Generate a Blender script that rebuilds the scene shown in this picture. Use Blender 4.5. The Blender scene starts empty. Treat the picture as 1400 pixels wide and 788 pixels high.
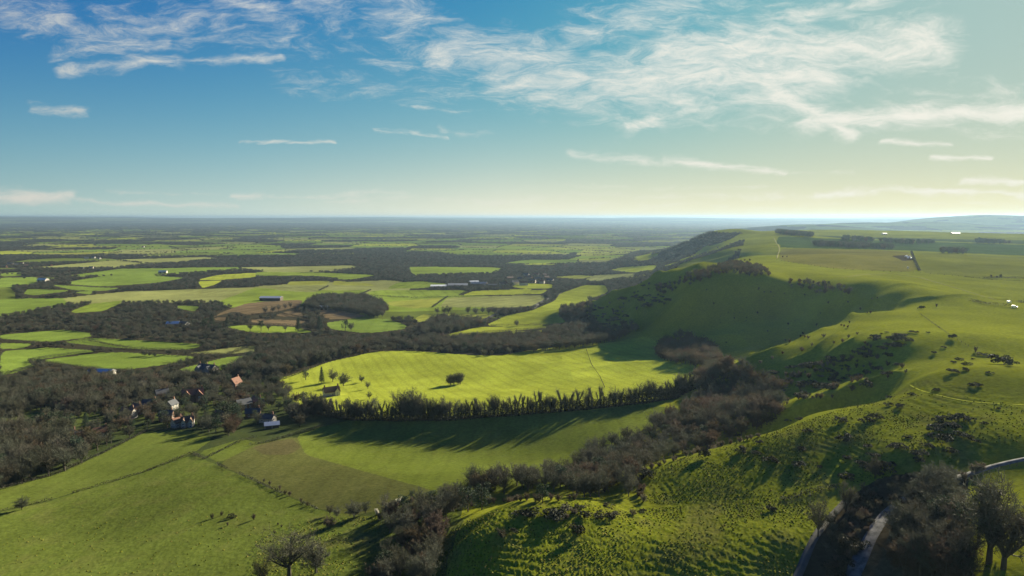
import bpy, bmesh, math, random
import numpy as np
from mathutils import Vector, Matrix
R = math.radians
random.seed(7); rng = np.random.default_rng(7)
scene = bpy.context.scene
col = scene.collection

# ------------------------------------------------------------------ camera
CZ = 180.0
FPX = 933.0                       # focal length in pixels of a 1400 px wide frame
HOR = 297.0
PITCH = math.atan((394.0 - HOR) / FPX)
cam_d = bpy.data.cameras.new('camera'); cam = bpy.data.objects.new('camera', cam_d); col.objects.link(cam)
cam.location = (0, 0, CZ); cam.rotation_euler = (math.pi / 2 - PITCH, 0, 0)
cam_d.sensor_width = 36.0; cam_d.lens = 36.0 * FPX / 1400.0
cam_d.clip_start = 1.0; cam_d.clip_end = 200000.0
scene.camera = cam

SUN_AZ = R(41.0)                  # to the right of the view direction (+Y)
SUN_EL = R(19.3)
sun_dir = Vector((math.sin(SUN_AZ) * math.cos(SUN_EL), math.cos(SUN_AZ) * math.cos(SUN_EL), math.sin(SUN_EL)))

def ray(u, v):
    """direction of the sight line through a point of the photograph"""
    u = np.asarray(u, float); v = np.asarray(v, float)
    x = (u - 700.0) / FPX; t = -(v - 394.0) / FPX
    cp, sp = math.cos(PITCH), math.sin(PITCH)
    return x, cp + t * sp, -sp + t * cp
def Pz(u, v, z):
    x, y, w = ray(u, v); k = (z - CZ) / w
    return (float(x * k), float(y * k), float(z))
def Pd(u, d, z):
    x, y, w = ray(u, HOR); k = d / y
    return (float(x * k), float(d), float(z))

# ------------------------------------------------------------------ noise
def _hash(ix, iy, s):
    h = (ix.astype(np.int64) * 374761393 + iy.astype(np.int64) * 668265263 + s * 974634777) & 0x7fffffff
    h = ((h ^ (h >> 13)) * 1274126177) & 0x7fffffff
    return ((h ^ (h >> 16)) & 0xffffff) / float(0xffffff)
def vnoise(x, y, s=0):
    ix = np.floor(x); iy = np.floor(y); fx = x - ix; fy = y - iy
    fx = fx * fx * (3 - 2 * fx); fy = fy * fy * (3 - 2 * fy)
    a = _hash(ix, iy, s); b = _hash(ix + 1, iy, s); c = _hash(ix, iy + 1, s); d = _hash(ix + 1, iy + 1, s)
    return (a + (b - a) * fx) * (1 - fy) + (c + (d - c) * fx) * fy
def fbm(x, y, s=0, o=4):
    r = 0; a = .5; t = 0
    for k in range(o):
        r = r + a * vnoise(x, y, s + k * 17); t += a; a *= .5
        x, y = x * 2.03 + 11.3, y * 2.03 - 7.7
    return r / t
def sstep(a, b, x):
    t = np.clip((x - a) / (b - a), 0, 1); return t * t * (3 - 2 * t)

# ------------------------------------------------------------------ terrain: heights through control points
CP = []
for x, y, z in [(-150,110,58),(0,110,64),(90,120,72),(180,110,98),(-400,200,45),(300,200,108),(420,300,112),(600,500,110),
                (-700,500,25),(-1200,1000,5),(0,55,66),(-150,50,64),(170,50,100),(-60,150,61)]: CP.append((x, y, z))
for p in [(0,788,50),(200,788,56),(400,788,61),(500,788,62),(0,700,43),(100,740,48),(250,700,51),(400,720,57),(200,650,44),
          (300,640,47),(450,700,57),(500,720,60),(0,660,38),(100,640,37),(550,760,61),(590,775,62),
          # foreground spur
          (690,690,80),(780,686,82),(880,697,78.5),(1000,690,82),(1080,680,85.5),(1140,668,88.5),
          (640,735,77),(700,740,78.8),(760,735,79),(900,740,79),(1000,740,81),(1080,740,83.5),(640,788,73),(750,788,75.5),(900,788,75.5),(1030,788,78.5),
          (1130,788,79),(1200,740,86),(1300,788,90),(1400,788,96),(1400,700,98),(1400,640,99),(1220,700,88.5),
          # near hill
          (900,665,79.5),(950,660,83),(1050,650,86.8),(960,620,84.5),(890,640,79),(1050,595,91.5),(1150,560,97.5),(1250,520,103),(1150,620,93.5),
          (1250,620,99),(1250,580,101),(1300,560,104),(1400,550,107),(1400,600,104),(1300,640,96),(1200,660,91),
          (1108,555,80),(1212,516,94.5),(1160,535,87),(1150,510,86),(1190,490,95),(1230,475,104),(1170,475,100),(1100,520,81),(1060,540,72),
          (1165,432,98),(1120,455,92.5),(1060,480,84.5),(1030,492,79),(990,510,70),(1180,450,102),(1120,490,89),
          (1250,425,104),(1320,440,106),(1400,440,106),(1300,480,106),(1400,490,106),(1400,416,104),
          # coombe
          (1000,440,68),(1000,400,94),(1000,381,108.5),(1000,480,48),(1030,378,111),(1060,470,54),(1060,440,70),(1060,410,88),(1060,387,105.5),(1100,430,76),(1100,405,93),(1095,389,104),(1080,381,108.5),(1150,402,100),(1150,430,81),
          (1200,408,102),(1200,428,91),(1240,412,104),(950,450,58),(950,480,48),(900,440,55),(900,400,80),(954,362,116),(940,400,92),
          (850,430,45),(830,455,33),(880,470,42),(920,495,46),(880,490,43.5),(904,380,92),(850,400,65),(799,418,32),(760,450,20),(800,440,24),
          # scarp beyond
          (1005,368,113),(1000,362,113.5),(1030,350,112),(1000,338,106),(1025,330,112),(1002,313,139),(966,320,118),(928,338,66),(890,345,25),(900,355,40),
          (880,365,22),(860,380,20),(930,360,60),(880,385,35),(840,395,20),
          # plateau
          (1060,322,115),(1100,335,108),(1150,320,117),(1110,318,120),(1250,330,104),(1400,332,104),(1065,356,110),(1144,368,106),(1256,372,104),
          (1400,381,102),(1225,343,104),(1400,352,102),(1075,370,111),(1300,400,105),
          # bright field, lower field, village
          (430,508,24),(520,484,26),(600,520,31),(700,530,38),(800,512,42),(950,515,50),(700,488,31),(600,484,28),(760,486,34),(822,470,37),(880,464,45),
          (480,574,42),(600,575,47),(700,570,51),(800,562,55),(900,550,58),(450,600,41),(600,606,43),(700,606,46),(790,618,53),(600,680,62),
          (700,660,63),(780,650,62),(480,680,57),(400,640,50),(340,610,43),(850,600,60),(920,575,58),(990,570,65),(1050,560,70),(990,540,61),
          (250,560,30),(100,560,26),(0,600,33),(150,620,37),(300,590,37),(350,550,30),(420,560,36),(0,530,20),(200,520,20),(330,520,22)]:
    CP.append(Pz(*p))
for v, z in [(500,17),(470,13),(440,10),(415,8),(390,6),(370,4),(350,3),(338,2)]:
    for u in (-300,-100,0,150,300,450,600,700,780):
        if v >= 470 and u > 420: continue
        if v >= 440 and u > 650: continue
        CP.append(Pz(u, v, z))
for p in [(690,285,62.5),(780,290,64.5),(850,285,69),(630,270,62),(560,290,60),(1130,322,69),(1060,312,66),(1200,340,82),(1000,320,68),(950,325,64),
          (1150,390,80),(1210,385,92),(1000,610,49),(1060,630,54),(1120,640,64),(1180,640,80),(960,600,48),
          (1110,545,80),(1165,592,90),(1050,515,72),(1020,512,67),(985,505,60),(1150,304,90),(1250,336,97),(1045,288,84),(950,290,75.5),(1100,302,86),
          (690,253,69.5),(780,260,71),(1130,345,67),(1080,340,64),(1180,348,80),
          (850,1250,30),(900,1250,55),(800,1300,18),(980,1350,70),(960,1800,70),(1002,2900,110),(966,3200,60),(940,3600,10),(1030,3300,90),
          (1200,3600,70),(1400,3600,75),(1300,4500,25),(1100,3600,80),(1100,4500,25),(1000,4500,8),(2000,1000,105),(2200,400,112),(1800,2500,100),
          (1800,4200,40),(600,850,20),(700,870,22),(500,850,18),(760,900,24),(500,650,24),(850,4500,4),(3000,250,110)]:
    CP.append(Pd(*p))
CP = np.array(CP)
def logpolar(x, y):
    return np.log(np.maximum(np.hypot(x, y), 1.0)), np.arctan2(x, y)
_cl, _ct = logpolar(CP[:, 0], CP[:, 1])
def _K(r2): return np.where(r2 > 1e-12, .5 * r2 * np.log(np.maximum(r2, 1e-12)), 0)
_n = len(CP)
_A = np.zeros((_n + 3, _n + 3))
_A[:_n, :_n] = _K((_cl[:, None] - _cl[None]) ** 2 + (_ct[:, None] - _ct[None]) ** 2) + np.eye(_n) * 1e-7
_A[:_n, _n] = 1; _A[:_n, _n + 1] = _cl; _A[:_n, _n + 2] = _ct; _A[_n:, :_n] = _A[:_n, _n:].T
_w = np.linalg.solve(_A, np.concatenate([CP[:, 2], np.zeros(3)]))
# the interpolant is tabulated once on a log-polar table
TL0, TL1, TT0, TT1, TNL, TNT = math.log(25), math.log(7000), -1.5, 1.5, 900, 700
_tl = np.linspace(TL0, TL1, TNL); _tt = np.linspace(TT0, TT1, TNT)
TAB = np.zeros((TNL, TNT))
for i in range(0, TNL, 20):
    L, T = np.meshgrid(_tl[i:i + 20], _tt, indexing='ij')
    L = L.ravel(); T = T.ravel()
    z = _K((L[:, None] - _cl[None]) ** 2 + (T[:, None] - _ct[None]) ** 2) @ _w[:_n] + _w[_n] + _w[_n + 1] * L + _w[_n + 2] * T
    TAB[i:i + 20] = z.reshape(-1, TNT)
def _tab(l, t):
    fi = np.clip((l - TL0) / (TL1 - TL0) * (TNL - 1), 0, TNL - 1.001); fj = np.clip((t - TT0) / (TT1 - TT0) * (TNT - 1), 0, TNT - 1.001)
    i = fi.astype(int); j = fj.astype(int); a = fi - i; b = fj - j
    return (TAB[i, j] * (1 - a) + TAB[i + 1, j] * a) * (1 - b) + (TAB[i, j + 1] * (1 - a) + TAB[i + 1, j + 1] * a) * b
HILLS = []                        # far downs and the rim of the plain: x, y, height, half width, half depth
def hill(u, d, z, wx, wy): HILLS.append((float((u - 700) / FPX * d), d, z, wx, wy))
hill(1105, 7000, 96, 520, 900); hill(1150, 7200, 62, 500, 800); hill(1075, 7300, 55, 500, 800)
hill(1200, 8300, 108, 800, 900); hill(1262, 8300, 116, 600, 900)
hill(1345, 9800, 205, 900, 1100); hill(1400, 10000, 120, 1100, 1200); hill(1460, 9300, 205, 1100, 1100); hill(1560, 9000, 160, 1300, 1300)
hill(1420, 8600, 70, 700, 700)
RIDGES = [  # sharp banks and spur crests: photo points with heights, height of the bank, half width
    ([(1166,432,98),(1145,443,95),(1120,455,92.5),(1090,468,88.5),(1060,480,84.5),(1030,492,79),(1000,506,72)], 3.6, 6.0),
    ([(1172,444,99),(1140,465,95),(1110,480,91),(1085,490,86)], 2.2, 4.0), ([(1190,462,101),(1165,472,99),(1140,480,95)], 2.4, 4.5),
    ([(1222,512,97),(1212,516,94.5),(1160,535,87),(1130,547,83),(1108,555,80),(1078,566,75)], 3.4, 5.0), ([(1180,525,90),(1150,528,87),(1128,533,83)], 1.8, 3.5),
    ([(904,380,92),(880,389,82),(850,400,65),(820,411,45),(799,418,32)], 11.0, 20.0), ([(880,412,72),(850,428,52),(825,442,38)], 7.0, 13.0), ([(900,425,70),(870,445,50)], 5.0, 11.0), ([(958,364,115),(940,385,98),(922,412,76),(905,440,58)], 6.0, 15.0), ([(1012,470,56),(985,476,52),(960,486,48)], 4.0, 12.0),
    ([(1240,411,104.5),(1280,413,105),(1330,411,105),(1380,408,105)], 1.8, 4.0), ([(1215,401,104),(1250,399,105),(1280,400,105)], 1.6, 5.0)]
RIDGES = [(np.array([Pz(*p)[:2] for p in pl]), h, w) for pl, h, w in RIDGES]
def ridge_height(x, y):
    out = np.zeros(x.shape)
    for pl, h, w in RIDGES:
        x0, y0 = pl.min(0) - 6 * w; x1, y1 = pl.max(0) + 6 * w
        sel = np.nonzero((x > x0) & (x < x1) & (y > y0) & (y < y1))
        if len(sel[0]) == 0: continue
        px, py = x[sel], y[sel]; best = np.full(px.shape, 1e9); L = 0
        for (ax, ay), (bx, by) in zip(pl[:-1], pl[1:]):
            l2 = (bx - ax) ** 2 + (by - ay) ** 2; t = np.clip(((px - ax) * (bx - ax) + (py - ay) * (by - ay)) / l2, 0, 1)
            best = np.minimum(best, np.hypot(px - ax - t * (bx - ax), py - ay - t * (by - ay)))
        out[sel] += h * np.exp(-best / w) * (.7 + .6 * vnoise(px / 14, py / 14, 33))
    return out
def zground(x, y, fine=True):
    l, t = logpolar(x, y); d = np.exp(l)
    near = np.clip(_tab(l, t), -5, 150)
    far = 6 + 9 * (fbm(x / 2600, y / 2600, 3, 3) - .5) * sstep(2500, 9000, d)
    hmax = 0
    for hx, hy, hz, wx, wy in HILLS:
        q = ((x - hx) / wx) ** 2 + ((y - hy) / wy) ** 2
        hmax = np.maximum(hmax, hz * np.exp(-.5 * q))
    far = far + hmax * (.86 + .28 * fbm(x / 900, y / 900, 9, 3))
    rim = sstep(15000, 31000, d) * (135 + 150 * (fbm(x / 5200, y / 9000, 21, 4) - .5) + 50 * np.exp(-((t + .66) / .12) ** 2))
    far = far + rim
    k = sstep(3600, 5400, d)
    z = near * (1 - k) + far * k
    if fine:
        z = z + ridge_height(x, y)
        z = z + (fbm(x / 34, y / 34, 5, 3) - .5) * 1.5 * sstep(60, 100, z) * (1 - k)
        z = z - np.abs(fbm(x / 95, y / 95, 14, 3) - .5) * 34.0 * sstep(520, 800, d) * (1 - sstep(2600, 3400, d)) * sstep(25, 50, z) * (1 - sstep(92, 104, z))
        z = z + (fbm(x / 120, y / 120, 6, 3) - .5) * 3.0 * sstep(180, 400, d) * (1 - k)
    return z

# the finished ground, tabulated for placing things on it
GL0, GL1, GNL, GNT = math.log(60), math.log(40000), 1250, 800
_gl = np.linspace(GL0, GL1, GNL); _gt = np.linspace(TT0, TT1, GNT)
_L, _T = np.meshgrid(np.exp(_gl), _gt, indexing='ij')
GTAB = zground((np.sin(_T) * _L).ravel(), (np.cos(_T) * _L).ravel()).reshape(GNL, GNT)
def zt(x, y):
    x = np.asarray(x, float); y = np.asarray(y, float)
    l, t = logpolar(x, y)
    fi = np.clip((l - GL0) / (GL1 - GL0) * (GNL - 1), 0, GNL - 1.001); fj = np.clip((t - TT0) / (TT1 - TT0) * (GNT - 1), 0, GNT - 1.001)
    i = fi.astype(int); j = fj.astype(int); a = fi - i; b = fj - j
    return (GTAB[i, j] * (1 - a) + GTAB[i + 1, j] * a) * (1 - b) + (GTAB[i, j + 1] * (1 - a) + GTAB[i + 1, j + 1] * a) * b
def G(u, v):
    """where the sight lines through photo points meet the ground (first hit)"""
    u = np.atleast_1d(np.asarray(u, float)); v = np.atleast_1d(np.asarray(v, float))
    dx, dy, dz = ray(u, v); hyp = np.hypot(dx, dy); dx, dy, dz = dx / hyp, dy / hyp, dz / hyp
    t = np.exp(_gl[_gl > math.log(120)])[None]
    hit = np.full(u.shape, 36000.0)
    for s in range(0, len(u), 2000):
        q = slice(s, s + 2000)
        g = CZ + dz[q, None] * t - zt(dx[q, None] * t, dy[q, None] * t)
        neg = g <= 0; k = np.argmax(neg, 1); ok = neg.any(1) & (k > 0); r = np.arange(len(k))
        g0 = g[r, k - 1]; g1 = g[r, k]; f = g0 / np.maximum(g0 - g1, 1e-9)
        hit[q] = np.where(ok, t[0, k - 1] + (t[0, k] - t[0, k - 1]) * f, 36000.0)
    x = dx * hit; y = dy * hit
    return np.stack([x, y, zt(x, y)], -1)
def G1(u, v): return Vector(G(u, v)[0])
def zat(x, y): return float(zt(x, y))
def soften(pts, n=1):
    for _ in range(n):
        q = []
        for i in range(len(pts)):
            a = pts[i]; b = pts[(i + 1) % len(pts)]
            q += [(a[0] * .88 + b[0] * .12, a[1] * .88 + b[1] * .12), (a[0] * .12 + b[0] * .88, a[1] * .12 + b[1] * .88)]
        pts = q
    return pts
def dens(pts, step=9.0, closed=True):
    """extra points along the edges of a photo polygon, so that its sides follow the ground"""
    out = []; n = len(pts)
    for i in range(n if closed else n - 1):
        a = pts[i]; b = pts[(i + 1) % n]; m = max(1, int(math.hypot(b[0] - a[0], b[1] - a[1]) / step))
        for k in range(m): out.append((a[0] + (b[0] - a[0]) * k / m, a[1] + (b[1] - a[1]) * k / m))
    if not closed: out.append(pts[-1])
    return np.array(out)
def world_poly(pts, step=9.0):
    p = dens(soften(pts), step); return G(p[:, 0], p[:, 1])[:, :2]
def inside(x, y, poly):
    x = np.asarray(x); res = np.zeros(x.shape, bool)
    x0, y0 = poly.min(0); x1, y1 = poly.max(0)
    sel = np.nonzero((x >= x0) & (x <= x1) & (y >= y0) & (y <= y1))
    if len(sel[0]) == 0: return res
    px = x[sel]; py = y[sel]; c = np.zeros(px.shape, bool); n = len(poly)
    for i in range(n):
        xa, ya = poly[i]; xb, yb = poly[(i + 1) % n]
        if ya == yb: continue
        cr = ((ya > py) != (yb > py)) & (px < (xb - xa) * (py - ya) / (yb - ya) + xa)
        c ^= cr
    res[sel] = c
    return res

# ------------------------------------------------------------------ fields (base colours of the crops and pastures)
GRASS = dict(
    bright=(.29, .33, .036), fresh=(.145, .205, .034), mid=(.104, .132, .024), lower=(.115, .145, .022), dark=(.050, .092, .018), yellow=(.25, .27, .045), pale=(.22, .235, .075),
    olive=(.092, .100, .028), brown=(.155, .115, .062), down=(.212, .232, .021), down2=(.095, .128, .015), lush=(.18, .24, .032))
FIELDS = [  # photo outline of each field, crop
 ([(0,458),(84,451),(122,455),(125,461),(65,468),(0,463)],'fresh'), ([(0,469),(46,470),(30,477),(0,477)],'fresh'),
 ([(86,468),(122,462),(178,465),(280,471),(262,478),(200,478),(150,475)],'fresh'),
 ([(0,481),(63,475),(137,480),(63,490),(38,495),(48,500),(20,510),(0,514)],'fresh'),
 ([(51,493),(152,481),(274,488),(244,495),(223,499),(178,505),(142,505)],'fresh'),
 ([(254,483),(350,472),(350,482),(315,484)],'pale'), ([(244,505),(312,488),(350,486),(350,498),(292,508),(254,508)],'fresh'),
 ([(96,426),(122,416),(168,411),(162,416),(140,426),(102,428)],'lush'), ([(96,385),(165,374),(223,378),(254,380),(213,387),(142,392),(96,389)],'fresh'),
 ([(32,402),(38,395),(96,397),(89,399),(46,404)],'fresh'), ([(66,389),(132,393),(165,394),(142,398),(101,397)],'fresh'),
 ([(101,400),(127,397),(124,403)],'fresh'), ([(0,374),(30,372),(30,377),(0,378)],'fresh'), ([(0,380),(53,379),(40,384),(0,386)],'fresh'),
 ([(269,383),(299,376),(350,373),(350,379),(299,383)],'bright'), ([(269,385),(305,383.5),(292,390),(277,394)],'bright'),
 ([(249,398),(299,395),(330,398),(305,403),(254,402)],'pale'), ([(241,418),(273,419),(266,426),(244,422)],'fresh'),
 ([(290,434),(308,425),(337,415),(366,412),(413,410),(412,418),(380,426),(343,431),(319,426)],'brown'),
 ([(343,436),(421,439),(402,446),(345,442)],'brown'), ([(292,435),(314,433),(314,439),(295,438)],'brown'),
 ([(377,431),(395,425),(412,428),(415,433),(387,433)],'brown'), ([(429,426),(452,422),(502,432),(477,436),(449,437)],'brown'),
 ([(444,442),(477,437),(528,436),(556,445),(553,450),(512,455),(492,455),(452,450)],'fresh'),
 ([(305,446),(337,445),(402,447),(431,455),(344,455)],'lush'), ([(350,372),(446,373),(512,376),(507,378),(462,380),(430,377),(350,377)],'lush'),
 ([(396,385),(452,384),(446,390),(392,390)],'yellow'), ([(457,384),(507,388),(512,391),(454,390)],'yellow'),
 ([(375,397),(385,391),(449,392),(436,398),(424,400)],'pale'), ([(426,400),(439,397),(507,397),(490,404),(452,407),(434,404)],'lush'),
 ([(497,403),(512,397),(642,397),(629,403),(568,408),(528,407)],'lush'), ([(462,378),(517,376),(482,382),(462,382)],'lush'),
 ([(543,386.6),(578,384.6),(614,389),(578,394),(528,395.5)],'lush'), ([(528,413),(609,407),(591,420),(566,422),(533,418)],'yellow'),
 ([(611,407),(700,404.5),(743,404),(745,410),(731,418),(700,421),(650,420),(600,421)],'pale'),
 ([(632,404),(647,398),(700,396),(727,395),(724,402),(700,403.5)],'bright'), ([(568,435),(578,430),(677,430),(655,439),(604,435),(571,441)],'yellow'),
 ([(664,445),(694,431),(727,425),(759,411),(765,402),(799,390),(827,390),(832,399),(814,407),(800,416),(784,419),(765,424),(764,432),(774,441),(745,445),(701,447)],'bright'),
 ([(655,447),(664,447),(763,445),(750,448),(716,451),(672,455),(622,460),(590,463),(578,466)],'bright'),
 ([(672,460),(701,453),(730,452.6),(745,451),(733,458),(716,461),(684,464)],'bright'), ([(833,369),(857,365),(899,362.5),(893,369),(865,373)],'bright'),
 ([(799,383),(814,376),(870,374),(865,380),(814,385)],'pale'), ([(786,348.5),(801,340),(824,337.6),(878,339),(867,346),(807,351)],'yellow'),
 ([(746,339.6),(776,336),(819,337),(814,341),(763,342)],'yellow'), ([(787,354),(837,353.6),(834,355.6),(789,356)],'bright'),
 ([(865,352),(893,346),(890,352),(872,354)],'bright'), ([(756,379),(796,376),(812,378),(794,381.5)],'yellow'),
 ([(700,392),(710,387),(756,389),(756,394),(715,395)],'bright'), ([(700,399),(751,396),(740,402),(700,403)],'bright'),
 ([(716,361),(761,359),(758,362.5),(716,362)],'bright'),
 # near fields
  ([(378,520),(446,496),(512,481),(548,479.6),(578,481),(655,486.5),(725,486),(763,486),(790,480),(822,470),(850,466),(884,460),(915,478),(940,495),(963,508),(956,518),(940,530),(900,548),(700,566),(560,570),(480,574),(430,566),(395,545)],'bright'),
 ([(405,596),(440,584),(480,574),(600,574),(700,567),(800,562),(880,552),(925,560),(923,574),(880,590),(840,612),(810,640),(790,665),(690,672),(620,684),(591,670),(528,653),(464,635),(418,622)],'lower'),
 ([(330,612),(405,596),(418,622),(464,635),(528,653),(591,670),(600,686),(540,694),(480,705),(440,697),(395,678),(350,657),(300,636)],'olive'),
 ([(264,622),(300,638),(350,660),(395,680),(440,699),(510,707),(640,700),(590,800),(0,800),(-150,800),(-150,745),(0,701),(60,688),(130,665),(200,645)],'mid'),
 ([(-150,745),(-150,720),(0,668),(80,648),(150,615),(200,590),(255,588),(292,600),(262,621),(200,644),(60,686),(0,699)],'mid'),
 ([(272,618),(330,600),(355,606),(300,633)],'mid'),
 ([(0,585),(60,560),(70,565),(10,592)],'dark'),
]
NFAR = 50
DOWNS = [  # fields and pasture on the plateau
 ([(1065,356),(1068,340),(1111,340),(1225,343.5),(1243,345),(1256,372),(1144,368)],(.195,.180,.034)),
 ([(1247,345.5),(1400,352),(1480,355),(1480,385),(1400,381),(1329,379),(1258,373)],(.175,.185,.024)),
 ([(1061,332),(1065,323),(1150,327),(1400,335),(1500,338),(1500,352),(1400,350),(1225,342),(1068,339)],(.060,.098,.022)),
 ([(1113,322),(1200,325),(1400,329),(1500,331),(1500,336),(1400,334),(1150,326)],(.085,.115,.030)),
]
FW = [(world_poly(p, 6.0), c) for p, c in FIELDS]
DW = [(world_poly(p, 6.0), c) for p, c in DOWNS]

# the plain beyond the traced fields: a jittered mosaic of fields and woods
CELL = 330.0
def mosaic(x, y):
    """nearest and second nearest cell seed; returns cell hash, distance to the cell edge, projection onto that edge"""
    wx = x + 60 * (fbm(x / 400, y / 400, 31, 2) - .5); wy = y + 60 * (fbm(x / 400, y / 400, 37, 2) - .5)
    gx = np.floor(wx / CELL); gy = np.floor(wy / (CELL * .8))
    b1 = np.full(x.shape, 1e18); b2 = np.full(x.shape, 1e18); s1 = [np.zeros(x.shape)] * 3; s2 = [np.zeros(x.shape)] * 3
    for i in (-1, 0, 1):
        for j in (-1, 0, 1):
            cx = gx + i; cy = gy + j
            sx = (cx + .1 + .8 * _hash(cx, cy, 51)) * CELL; sy = (cy + .1 + .8 * _hash(cx, cy, 52)) * CELL * .8
            h = _hash(cx, cy, 53); d = (wx - sx) ** 2 + (wy - sy) ** 2
            c1 = d < b1; c2 = (d < b2) & ~c1
            s2 = [np.where(c1, s1[q], np.where(c2, (sx, sy, h)[q], s2[q])) for q in range(3)]
            b2 = np.where(c1, b1, np.where(c2, d, b2))
            s1 = [np.where(c1, (sx, sy, h)[q], s1[q]) for q in range(3)]; b1 = np.where(c1, d, b1)
    L = np.hypot(s2[0] - s1[0], s2[1] - s1[1]) + 1e-6
    e = (b2 - b1) / (2 * L)
    return s1[2], e, (s2[0] - s1[0]) / L, (s2[1] - s1[1]) / L
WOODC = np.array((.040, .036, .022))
def field_share(x, y):
    d = np.hypot(x, y)
    f = .42 + .5 * (fbm(x / 1900, y / 1900, 61, 3) - .5)
    return f + .20 - .30 * sstep(8000, 15000, d)
def ground_kind(x, y, margin=False):
    """0 = open pasture, 1 = wooded, plus the base colour"""
    d = np.hypot(x, y); z = zground(x, y, False)
    c = np.tile(np.array(GRASS['down']), (len(x), 1)); wood = np.zeros(len(x)); e = np.full(len(x), 99.0)
    plain = (z < 30) & (d > 560)
    if plain.any():
        h, ed, _, _ = mosaic(x[plain], y[plain])
        fs = field_share(x[plain], y[plain]); isf = h < fs
        pal = np.array([GRASS['fresh'], GRASS['bright'], GRASS['pale'], GRASS['mid'], GRASS['yellow'], GRASS['pale'], GRASS['lush'], GRASS['fresh']])
        pc = pal[(h * 997).astype(int) % 8]
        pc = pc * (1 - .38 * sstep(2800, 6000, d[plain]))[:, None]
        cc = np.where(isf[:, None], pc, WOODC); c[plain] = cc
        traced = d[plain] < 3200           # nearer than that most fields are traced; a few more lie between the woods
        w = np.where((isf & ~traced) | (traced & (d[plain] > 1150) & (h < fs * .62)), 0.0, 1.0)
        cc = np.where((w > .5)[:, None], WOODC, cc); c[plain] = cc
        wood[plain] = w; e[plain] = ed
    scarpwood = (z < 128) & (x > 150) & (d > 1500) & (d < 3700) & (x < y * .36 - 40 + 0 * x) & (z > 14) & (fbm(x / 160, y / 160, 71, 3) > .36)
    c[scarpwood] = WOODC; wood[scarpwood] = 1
    home = (d < 700) & (x < -20) & (z < 72); c[home] = (.060, .078, .020)
    lowland = (z < 42) & (d <= 560) & (x < -100)
    c[lowland] = (.045, .060, .02)
    for i, (poly, k) in enumerate(FW):
        m = inside(x, y, poly); c[m] = GRASS[k]; wood[m] = 0; e[m] = 99
        if i < NFAR and margin:            # no tall trees right in front of a far field, they would hide it
            for q in (1.012, 1.024, 1.036, 1.045): wood[inside(x * q, y * q, poly)] = 0
    for poly, k in DW:
        m = inside(x, y, poly); c[m] = k; wood[m] = 0
    far = d > 15000; wd = (fbm(x[far] / 1500, y[far] / 700, 131, 3) > .40)[:, None]; c[far] = np.where(wd, WOODC, np.array((.10, .125, .04)))
    hills = (d > 5000) & (z > 45) & (d < 16000)
    c[hills] = np.where((fbm(x[hills] / 600, y[hills] / 600, 81, 3) > .6)[:, None], WOODC, np.array((.10, .125, .035))); wood[hills] = 0
    return c, wood, e

# ------------------------------------------------------------------ terrain mesh
NC, NR = 1200, 1250
ang = np.concatenate([np.linspace(R(-78), R(-43), 60, endpoint=False), np.linspace(R(-43), R(43), NC), np.linspace(R(43), R(80), 61)[1:]])
dd = np.exp(np.linspace(math.log(60), math.log(41000), 6000))
wgt = np.cumsum(np.gradient(np.log(dd)) * .9 + np.gradient(-1 / dd) * 520 * (dd > 160) + np.gradient(-1 / dd) * 40)
wgt = (wgt - wgt[0]) / (wgt[-1] - wgt[0])
rows = np.interp(np.linspace(0, 1, NR), wgt, dd)
AA, DD = np.meshgrid(ang, rows)
GX = (np.sin(AA) * DD).ravel(); GY = (np.cos(AA) * DD).ravel()
GZ = zground(GX, GY)
gd = DD.ravel()
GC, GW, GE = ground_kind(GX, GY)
# rough tussocky pasture on the down
spur = world_poly([(600,800),(606,733),(680,694),(780,684),(880,695),(1000,686),(1140,664),(1110,740),(1080,800)])
hillp = world_poly([(880,690),(880,640),(960,616),(1050,592),(1150,557),(1250,517),(1400,545),(1400,600),(1300,640),(1200,660),(1140,670),(1000,690)])
rough = np.zeros(len(GX))
near = gd < 520
onspur = inside(GX, GY, spur); onhill = inside(GX, GY, hillp)
rough[(GZ > 60) & near & (GX > 0)] = .22
rough[inside(GX, GY, FW[NFAR + 3][0])] = .35
rough[onspur] = 1.0; rough[onhill] = .85
rough[inside(GX, GY, world_poly([(330,800),(350,735),(420,708),(520,708),(640,700),(600,800)]))] = .8
tn = (vnoise(GX * 1.15, GY * .62, 91) * .45 + vnoise(GX * 2.3, GY * 1.2, 92) * .55)
tus = sstep(.44, .68, tn)
GZ = GZ + tus * rough * .15
GZ = GZ + rough * np.where(gd < 520, 1, 0) * .085 * sstep(.40, .62, fbm(GX / 24, GY / 24, 96, 2)) * np.sin(GZ * 7.2 + 9.0 * fbm(GX / 14, GY / 14, 95, 3))   # sheep steps along the contour
# broad natural colour variation of the sward
n1 = fbm(GX / 60, GY / 60, 101, 4)[:, None]; n2 = fbm(GX / 9, GY / 9, 102, 3)[:, None]; n3 = fbm(GX / 300, GY / 220, 103, 3)[:, None]
GC = GC * (.45 + .50 * n1 + .60 * n3)
fa = np.zeros(len(GX)); fs_ = np.zeros(len(GX))
for i, (poly, k) in enumerate(FW):
    m_ = inside(GX, GY, poly); fa[m_] = (i * 1.37) % 3.14 if i < NFAR else (.35, 0, 0, 0, 0, 0, 0)[min(i - NFAR, 6)]; fs_[m_] = {'bright': .16, 'lush': .2, 'brown': .3, 'yellow': .2, 'pale': .2}.get(k, .10)
per = np.where(gd > 900, 26.0, 11.0)
lines = np.abs(((GX * np.cos(fa) + GY * np.sin(fa) + 3 * fbm(GX / 40, GY / 40, 120, 2)) / per) % 1 - .5) * 2
GC = GC * (1 - (fs_ * (sstep(.55, .95, lines) * .8 + (fbm(GX / 22, GY / 22, 121, 3) - .5) * 1.6))[:, None])
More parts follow.
